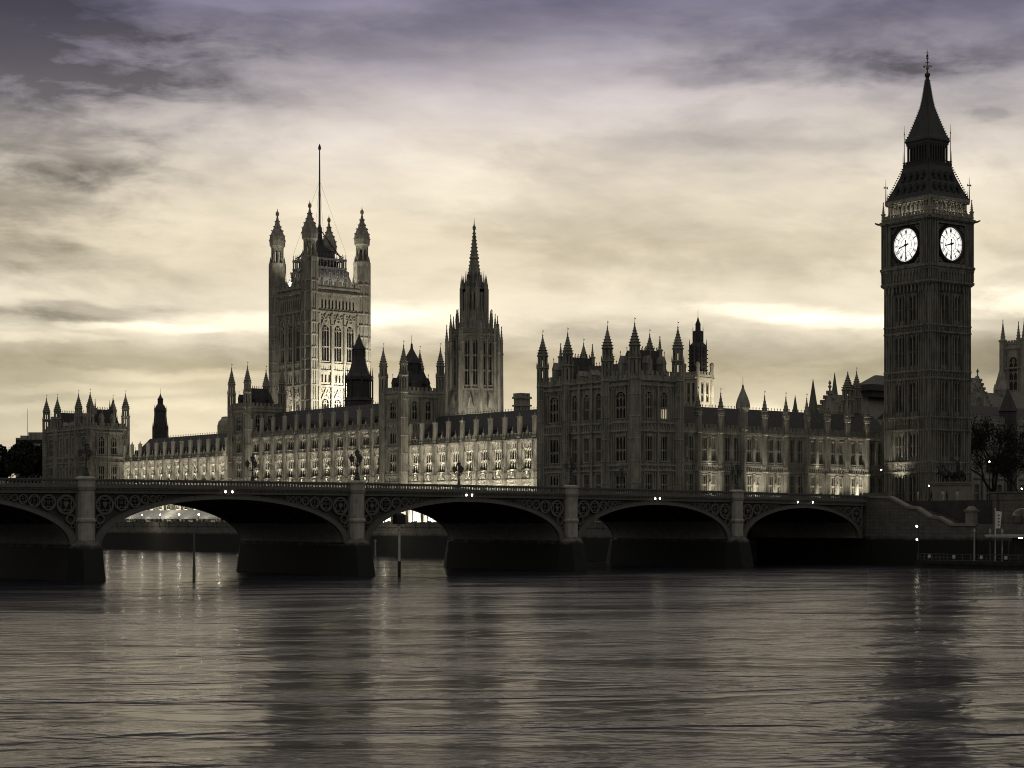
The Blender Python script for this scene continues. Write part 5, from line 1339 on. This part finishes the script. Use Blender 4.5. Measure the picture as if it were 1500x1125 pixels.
def person(x, y, z, rot, h, label, m, stride=.12):
    T = Thing('person', label, 'person', (x, y, z), 'people at the top of the river stairs'); N, E = person_nodes(h, 'down', stride)
    rm = Matrix.Rotation(R(rot), 3, 'Z'); o = Vector((x, y, z))
    skin('body', N, E, m, T.o, (x, y, z), 2, lambda v: rm @ v + o)
    g = MB().at(x, y, z, rot); k = h/1.75; g.lathe(0, .015, [(.10*k, 1.64*k), (.112*k, 1.70*k), (.09*k, 1.76*k), (.03*k, 1.79*k)], 8); T.part('hair', g, 'cloth_a', smooth=True)
    g = MB().at(x, y, z, rot); g.lathe(0, 0, [(.19*k, .82*k), (.18*k, 1.0*k), (.165*k, 1.12*k), (.20*k, 1.34*k), (.17*k, 1.46*k), (.07*k, 1.5*k)], 10, 0, 1.12, .78); T.part('jacket', g, m, smooth=True)
for i, (x, y, rot, h, m, lab, st) in enumerate([(250.2, 204.4, 60, 1.78, 'cloth_b', 'pale-jacketed person standing at the stair head, farthest left of the group', .05), (250.8, 202.0, 200, 1.70, 'cloth_a', 'dark-coated person second from the left at the stair head', .14), (251.2, 199.9, 120, 1.82, 'cloth_b', 'tall pale-coated person in the middle of the stair head group', .2), (250.4, 198.4, 20, 1.66, 'cloth_a', 'short dark-coated person near the statue plinth', .1), (252.2, 197.6, 300, 1.74, 'cloth_b', 'pale-coated person closest to the statue plinth', .18)]):
    person(x, y, 10.9, rot, h, lab, m, st)

# ------------------------------------------------------------------ chariot statue on its plinth
PXx, PYy = 261.2, 206.0
T = Thing('plinth', 'large plain granite plinth under the chariot statue beside the bridge end', 'plinth', (PXx, PYy, 10.9)); g = MB().at(PXx, PYy)
g.frus(-2.0, 2.0, -3.2, 3.2, 6, -1.9, 1.9, -3.1, 3.1, 11.4); g.box(-1.75, 1.75, -2.9, 2.9, 11.4, 13.8); g.box(-1.95, 1.95, -3.1, 3.1, 13.8, 14.1); g.box(-2.1, 2.1, -3.25, 3.25, 14.1, 14.35); T.part('die', g, 'coping')
T = Thing('statue', 'dark bronze statue of a standing driver with raised arms behind two rearing horses', 'statue', (PXx, PYy, 14.35))
def HX(ox, oy): return lambda v: Vector((PXx+ox+v.x, PYy+oy+v.y, 14.35+v.z))
def horse(ox, oy, lean):
    N = {'body': (0, 0, 1.55, .46), 'rump': (0, -.7, 1.25, .46), 'chest': (0, .62, 1.95, .42), 'neck1': (0, 1.0, 2.4, .27), 'neck2': (.0, 1.25, 2.8, .2), 'poll': (lean*.1, 1.42, 3.0, .16), 'muzzle': (lean*.18, 1.85, 2.78, .09), 'tail0': (0, -1.1, 1.3, .1), 'tail1': (0, -1.4, 1.0, .12), 'tail2': (0, -1.5, .5, .05), 'ear': (lean*.1, 1.36, 3.2, .05)}
    E = [('body', 'rump'), ('body', 'chest'), ('chest', 'neck1'), ('neck1', 'neck2'), ('neck2', 'poll'), ('poll', 'muzzle'), ('poll', 'ear'), ('rump', 'tail0'), ('tail0', 'tail1'), ('tail1', 'tail2')]
    for s, t in ((-1, 'l'), (1, 'r')):
        N['th'+t] = (s*.26, -.72, .98, .27); N['st'+t] = (s*.28, -.45, .72, .16); N['hk'+t] = (s*.28, -.88, .42, .09); N['hf'+t] = (s*.28, -.78, .06, .09)
        N['sh'+t] = (s*.27, .78, 1.72, .2); N['kn'+t] = (s*.27, 1.35, 1.72+.18*s*lean, .1); N['fe'+t] = (s*.27, 1.42, 1.28+.2*s*lean, .07); N['ff'+t] = (s*.27, 1.28, 1.15+.2*s*lean, .07)
        E += [('rump', 'th'+t), ('th'+t, 'st'+t), ('st'+t, 'hk'+t), ('hk'+t, 'hf'+t), ('chest', 'sh'+t), ('sh'+t, 'kn'+t), ('kn'+t, 'fe'+t), ('fe'+t, 'ff'+t)]
    skin('horse', N, E, 'bronze', T.o, (PXx, PYy, 14.35), 2, HX(ox, oy))
horse(-.75, 1.1, 1); horse(.75, .85, -1)
N, E = person_nodes(3.1, 'up', .1); rm = Matrix.Rotation(PI, 3, 'Z')
skin('driver', N, E, 'bronze', T.o, (PXx, PYy, 14.35), 2, lambda v: rm @ v + Vector((PXx, PYy-1.6, 14.35+.85)))
g = MB().at(PXx, PYy-1.6, 14.35+.85); g.lathe(0, 0, [(.7, 0), (.52, .8), (.34, 1.75), (.42, 2.4), (.24, 2.65)], 10, 0, 1.1, .8); g.tube([(-.95, .5, 2.6), (-.93, .48, 4.6)], .05, 5); T.part('robe', g, 'bronze', smooth=True)
ch = MB().at(PXx, PYy-1.7, 14.35); ch.box(-.7, .7, -.7, .7, .6, .85); ch.prism([(-.75, .85), (-.75, 1.7), (-.6, 1.75), (-.6, .85)], -.6, .7); ch.prism([(.6, .85), (.6, 1.75), (.75, 1.7), (.75, .85)], -.6, .7); ch.box(-.6, .6, .6, .7, .85, 1.8); ch.tube([(0, .7, .8), (0, 2.6, 1.3)], .08, 6); ch.box(-.9, .9, 2.3, 2.42, 1.5, 1.6)
# two crouching daughters low in the car
ch.lathe(-.35, -.3, [(.25, .85), (.28, 1.4), (.14, 1.8), (.16, 2.0), (.05, 2.2)], 8); ch.lathe(.38, -.35, [(.25, .85), (.28, 1.3), (.14, 1.7), (.16, 1.9), (.05, 2.1)], 8)
c = T.part('chariot', ch, 'bronze')
for s in (-1, 1):
    w = MB().at(PXx+s*.95, PYy-1.7, 14.35, 90); w.ring(0, .8, .62, .8, -.07, .07, 20); w.ring(0, .8, 0, .16, -.12, .12, 8)
    for k in range(8): a = R(45*k); w.tube([(0, 0, .8), (.66*math.cos(a), 0, .8+.66*math.sin(a))], .05, 4)
    w.at(PXx+s*.95, PYy-1.7, 14.35).tube([(0, 0, .8), (s*.55, -.1, .82), (s*.8, -.25, .9)], [.08, .06, .01], 5); T.part('wheel', w, 'bronze', c)

# ------------------------------------------------------------------ pontoon pier
T = Thing('pontoon', 'low black landing pontoon moored below the stair wall', 'pontoon', (238, 160, 0)); g = MB(); g.at().hprism([(234.2, 192), (242, 192), (242, 110), (234.2, 110), (233.6, 113), (233.6, 189)], -.8, 1.15); g.box(233.4, 234.0, 113, 189, .55, .8); T.part('hull', g, 'hull')
g = MB()
for y in [191.6-1.5*k for k in range(50)]: g.box(234.35, 234.43, y-.04, y+.04, 1.15, 2.2)
for z in (1.6, 2.15): g.box(234.34, 234.44, 112, 191.6, z, z+.05); g.box(234.4, 241.8, 191.5, 191.6, z, z+.05)
for x in range(235, 242): g.box(x-.04, x+.04, 191.5, 191.6, 1.15, 2.2)
T.part('railing', g, 'iron')
for y in (189.2, 184.3, 179, 174.4, 168): g = MB(); g.box(234.28, 234.5, y-.22, y+.22, 1.5, 2.05); T.part('lifebuoy_box', g, 'white')
T = Thing('pier_shelter', 'glazed waiting shelter with a thin pale roof on the pontoon at the right edge', 'shelter', (238, 160, 1.15)); g = MB(); g.box(234.9, 241.2, 128, 178.6, 4.9, 5.15); g.box(234.8, 241.3, 127.9, 178.7, 5.15, 5.3); T.part('roof', g, 'white')
g = MB()
for k in range(14): y = 178-3.6*k; g.box(235.1, 235.22, y-.06, y+.06, 1.15, 4.9); g.box(240.9, 241.0, y-.06, y+.06, 1.15, 4.9)
g.box(235.1, 235.2, 131, 178, 2.2, 2.3); g.box(241.0, 241.1, 131, 178, 1.2, 4.8); T.part('frame', g, 'iron_dark')
for y in (173.4, 170.2, 166): g = MB(); g.box(236.5, 236.8, y-.3, y+.3, 4.75, 4.88); T.part('ceiling_lamp', g, 'lampdim')
T = Thing('pier_kiosk', 'small lit ticket kiosk with an arched roof on the landing at the right edge', 'kiosk', (245.6, 178, 6.6)); g = MB(); n = 10
arc = [(2.4*math.cos(PI*k/n), 8.3+1.25*math.sin(PI*k/n)) for k in range(n+1)]
g.at(245.9, 178.2, 0, 90).prism(arc + [(x*.93, 8.3+(z-8.3)*.9) for x, z in arc][::-1], -1.5, 1.5); g.box(-8.5, -2.3, -1.2, 1.3, 8.55, 8.75); T.part('roof', g, 'white')
g = MB().at(245.9, 178.2, 0, 90)
for u in (-2.3, -.8, .8, 2.3): g.box(u-.07, u+.07, 1.25, 1.35, 6.6, 8.5)
g.box(-2.3, 2.3, 1.25, 1.35, 6.6, 7.2); g.tube([(-.8, 1.3, 7.2), (0, 1.3, 8.4), (.8, 1.3, 7.2)], .06, 4); g.box(-2.3, -2.2, -1.2, 1.2, 6.6, 8.4); T.part('frame', g, 'iron_dark')
g = MB().at(245.9, 178.2, 0, 90); g.box(-.7, .75, -.4, -.3, 7.2, 8.6); T.part('lit_panel', g, 'litglass')
# banner, posts, navigation mast
T = Thing('banner_pole', 'tall pale pole with a narrow white banner standing on the pontoon', 'banner', (236, 178.4, 1.15)); g = MB().at(236, 177.6); g.lathe(0, 0, [(.1, 1.15), (.08, 9.2), (.14, 9.3), (.02, 9.5)], 8); T.part('pole', g, 'white'); g = MB().at(236, 177.6, 0, -40); g.prism([(.12, 9.0), (1.0, 8.9), (.9, 7.6), (.75, 6.3), (.12, 6.3)], -.03, .03)
b_ = T.part('banner', g, 'canvas'); g = MB().at(236, 177.6, 0, -40)
for k in range(4): g.box(.35, .65, -.05, -.032, 6.7+.5*k, 6.95+.5*k)
T.part('banner_mark', g, 'iron', b_)
for y, lab in ((181.9, 'slim pale mooring post on the pontoon, left of the banner pole'), (178.9, 'slim pale post just left of the banner on the pontoon'), (176.6, 'slim pale post just right of the banner on the pontoon')):
    T = Thing('mooring_post', lab, 'post', (236.4, y, 1.15)); g = MB().at(236.4, y); g.lathe(0, 0, [(.14, 1.15), (.11, 5.6), (.2, 5.7), (.16, 6.1), (.04, 6.25)], 8); T.part('shaft', g, 'pilaster')
T = Thing('signal_mast', 'thin mast with two bright lamps on the corner of the pontoon', 'mast', (234.6, 191.6, 1.15)); g = MB().at(234.6, 191.6); g.lathe(0, 0, [(.1, 1.15), (.06, 7.2), (.03, 7.8)], 6); g.box(-.05, .05, -.4, 0, 6.55, 6.65); g.box(-.05, .05, -.3, 0, 4.35, 4.45); g.box(.05, .8, -.5, -.4, 5.3, 5.55); T.part('pole', g, 'iron_dark')
for z, q in ((6.6, -.3), (4.45, -.25)): g = MB().at(234.6, 191.6); globe(g, 0, -q, z, .19); T.part('lamp_globe', g, 'lampdim')
# river posts with cross marks
T = Thing('river_post', 'tall pale river post with a cross mark and dark box, standing beside the middle pier', 'post', (143.4, 207.0, 0)); g = MB().at(143.4, 207.0); g.lathe(0, 0, [(.24, -3), (.24, 1.9)], 10); T.part('footing', g, 'hull'); g = MB().at(143.4, 207.0); g.lathe(0, 0, [(.17, 1.9), (.17, 7.0)], 10); T.part('shaft', g, 'white')
g = MB().at(143.4, 207.0, 0, -40); g.tube([(-.4, -.2, 6.1), (.4, -.2, 6.9)], .09, 5); g.tube([(.4, -.2, 6.1), (-.4, -.2, 6.9)], .09, 5); T.part('cross_mark', g, 'white'); g = MB().at(143.4, 207.0); g.box(-.75, .75, -.5, .5, 7.0, 8.2); g.frus(-.75, .75, -.5, .5, 8.2, -.4, .4, -.3, .3, 8.5); T.part('signal_box', g, 'black')
T = Thing('river_post', 'pale forked river post standing in the water under the left arch', 'post', (112.0, 207.3, 0)); g = MB().at(112.0, 207.3); g.lathe(0, 0, [(.2, -3), (.2, 1.6), (.13, 1.7), (.13, 6.0)], 10); g.tube([(0, 0, 5.7), (-.3, .2, 6.3)], .07, 5); g.tube([(0, 0, 5.7), (.3, -.2, 6.3)], .07, 5); T.part('shaft', g, 'iron')
T = Thing('river_post', 'short dim post at the foot of the terrace wall seen through the middle arch', 'post', (219, 320, 0)); g = MB().at(219, 325); g.lathe(0, 0, [(.2, -3), (.18, 3.0), (.3, 3.1), (.25, 3.5)], 8); T.part('shaft', g, 'iron')

# ------------------------------------------------------------------ street lamps near the tower
for (x, y, h, lab) in ((290.5, 246.8, 11.6, 'single bright street lamp just left of the clock tower foot'), (290.0, 219.6, 8.0, 'street lamp lit white just right of the clock tower, above the statue'), (263.3, 212.6, 2.9, 'low bright lamp at the left end of the statue plinth'), (300, 219.5, 2.9, 'low bright lamp on the road right of the statue plinth')):
    lamp_post(x, y, 10.9 if y < 236 else 6.3, h, lab, None, .13)

# ------------------------------------------------------------------ trees
def leaf_mesh(name, blobs, n, size, seed):
    rnd = random.Random(seed); g = MB()
    for i in range(n):
        bx, by, bz, br = rnd.choice(blobs); d = Vector((rnd.gauss(0, 1), rnd.gauss(0, 1), rnd.gauss(0, .8))).normalized()*br*rnd.random()**.4
        p = Vector((bx, by, bz))+d; a = Vector((rnd.gauss(0, 1), rnd.gauss(0, 1), rnd.gauss(0, 1))).normalized(); b = a.cross(Vector((rnd.random(), rnd.random(), 1))).normalized(); s = size*(.5+rnd.random())
        q = g.add([tuple(p+a*s), tuple(p+b*s*.6), tuple(p-a*s), tuple(p-b*s*.6)]); g.f.append((q, q+1, q+2, q+3))
    return g
def branches(g, p, d, ln, r, depth, rnd, tips, spread=.5):
    q = p+d*ln; g.tube([p, p+d*ln*.5+Vector((rnd.uniform(-1, 1), rnd.uniform(-1, 1), 0))*ln*.05, q], [r, r*.85, r*.7], 5 if r > .06 else 3)
    if depth == 0: tips.append(q); return
    for k in range(rnd.choice((2, 3, 3)) if depth > 1 else 3):
        nd = (d+Vector((rnd.uniform(-1, 1), rnd.uniform(-1, 1), rnd.uniform(-.35, .55)))*spread*1.3).normalized(); branches(g, q if k else p+d*ln*.8, nd, ln*rnd.uniform(.62, .82), r*.62, depth-1, rnd, tips, spread)
def tree(x, y, z, H, seed, label, group, leaves=3500, lsize=.45, depth=5, name='tree', low=False):
    rnd = random.Random(seed); T = Thing(name, label, 'tree', (x, y, z), group); g = MB().at(x, y, z); tips = []
    branches(g, Vector((0, 0, 0)), Vector((rnd.uniform(-.05, .05), 0, 1)).normalized(), H*.28, H*.022, depth, rnd, tips, .55)
    T.part('trunk', g, 'bark')
    if leaves:
        c = leaf_mesh('crown', [(t.x, t.y, t.z, H*.055) for t in tips] + ([(t.x*.9, t.y*.9, H*.1+k*H*.07, H*.09) for k in range(5) for t in tips[::max(1, len(tips)//30)]] if low else []), leaves, lsize, seed+1); c.v = [(a+x, b+y, e+z) for a, b, e in c.v]; T.part('crown', c, 'leaf')
for i, (x, y, H, lab) in enumerate([(233, 534, 30, 'dark leafy tree touching the far left pavilion'), (236, 548, 33, 'tall dark tree second from the far left pavilion'), (231, 562, 32, 'dark rounded tree in the middle of the far left clump'), (238, 575, 34, 'dark tree near the left edge behind the others'), (234, 592, 36, 'dark tree at the very left edge of the riverbank'), (246, 556, 36, 'dark tree behind the far left clump'), (240, 612, 38, 'leftmost bankside tree mostly cut by the left edge'), (243, 572, 15, 'low bushy tree filling the gap under the far left crowns'), (246, 590, 15, 'low bushy tree at the left edge, under the tall crowns'), (240, 552, 14, 'low bushy tree nearest the far left pavilion foot')]):
    tree(x, y, 6.3, H*.92, 20+i, lab, 'dark trees upstream of the palace', 22000, .55, 5, 'tree', True)
tree(322.5, 243.0, 6.3, 25.5, 60, 'nearly bare dark tree immediately right of the clock tower', 'trees by the clock tower', 5000, .2, 7, 'bare_tree')
tree(332.5, 243.5, 6.3, 21, 61, 'thin bare tree farther right, nearer the picture edge', 'trees by the clock tower', 5000, .2, 7, 'bare_tree')
tree(337, 235, 10.9, 15, 63, 'low leafy tree at the right edge before the dim stone building', 'trees by the clock tower', 2500, .28, 5)
tree(246.3, 268, 6.3, 9, 62, 'small shrubby tree at the pavilion foot seen through an arch', None, 1500, .3, 4)

# ------------------------------------------------------------------ far skyline on the left
T = Thing('office_block', 'pale stepped office block behind the trees at the far left', 'building', (289, 664, 6)); g = MB().at(289, 664, 0, -38)
g.box(-6, 4.5, 0, 10, 6, 39.5); g.box(-1.2, 4.5, 0, 10, 39.5, 41.6); g.box(-4.5, -2, 1, 6, 39.5, 40.4)
for z in (30, 33, 36): g.box(-6.1, 4.6, -.15, .1, z, z+1.2)
T.part('wall', g, 'stone'); g = MB().at(289, 664, 0, -38)
for z in (31.3, 34.3, 37.3): g.box(-5.9, 4.4, -.06, .05, z, z+1.5)
T.part('window', g, 'glass')
T = Thing('radio_mast', 'hair-thin radio mast above the trees at the far left', 'mast', (284, 652, 6)); g = MB().at(283.5, 655); g.lathe(0, 0, [(.14, 6), (.1, 40), (.05, 50)], 5); T.part('pole', g, 'iron_dark')
T = Thing('domed_tower', 'pale round-topped tower block far behind the low palace range', 'tower', (317.5, 564.6, 6)); g = MB().at(317.5, 564.6); g.lathe(0, 0, [(2.9, 6), (2.9, 41.0), (2.6, 42.4), (1.6, 43.4), (1.5, 44.0), (.2, 44.2)], 12)
for k in range(12): a = R(15+30*k); g.box(2.85*math.cos(a)-.14, 2.85*math.cos(a)+.14, 2.85*math.sin(a)-.14, 2.85*math.sin(a)+.14, 30, 41.2)
T.part('wall', g, 'stone_pale')
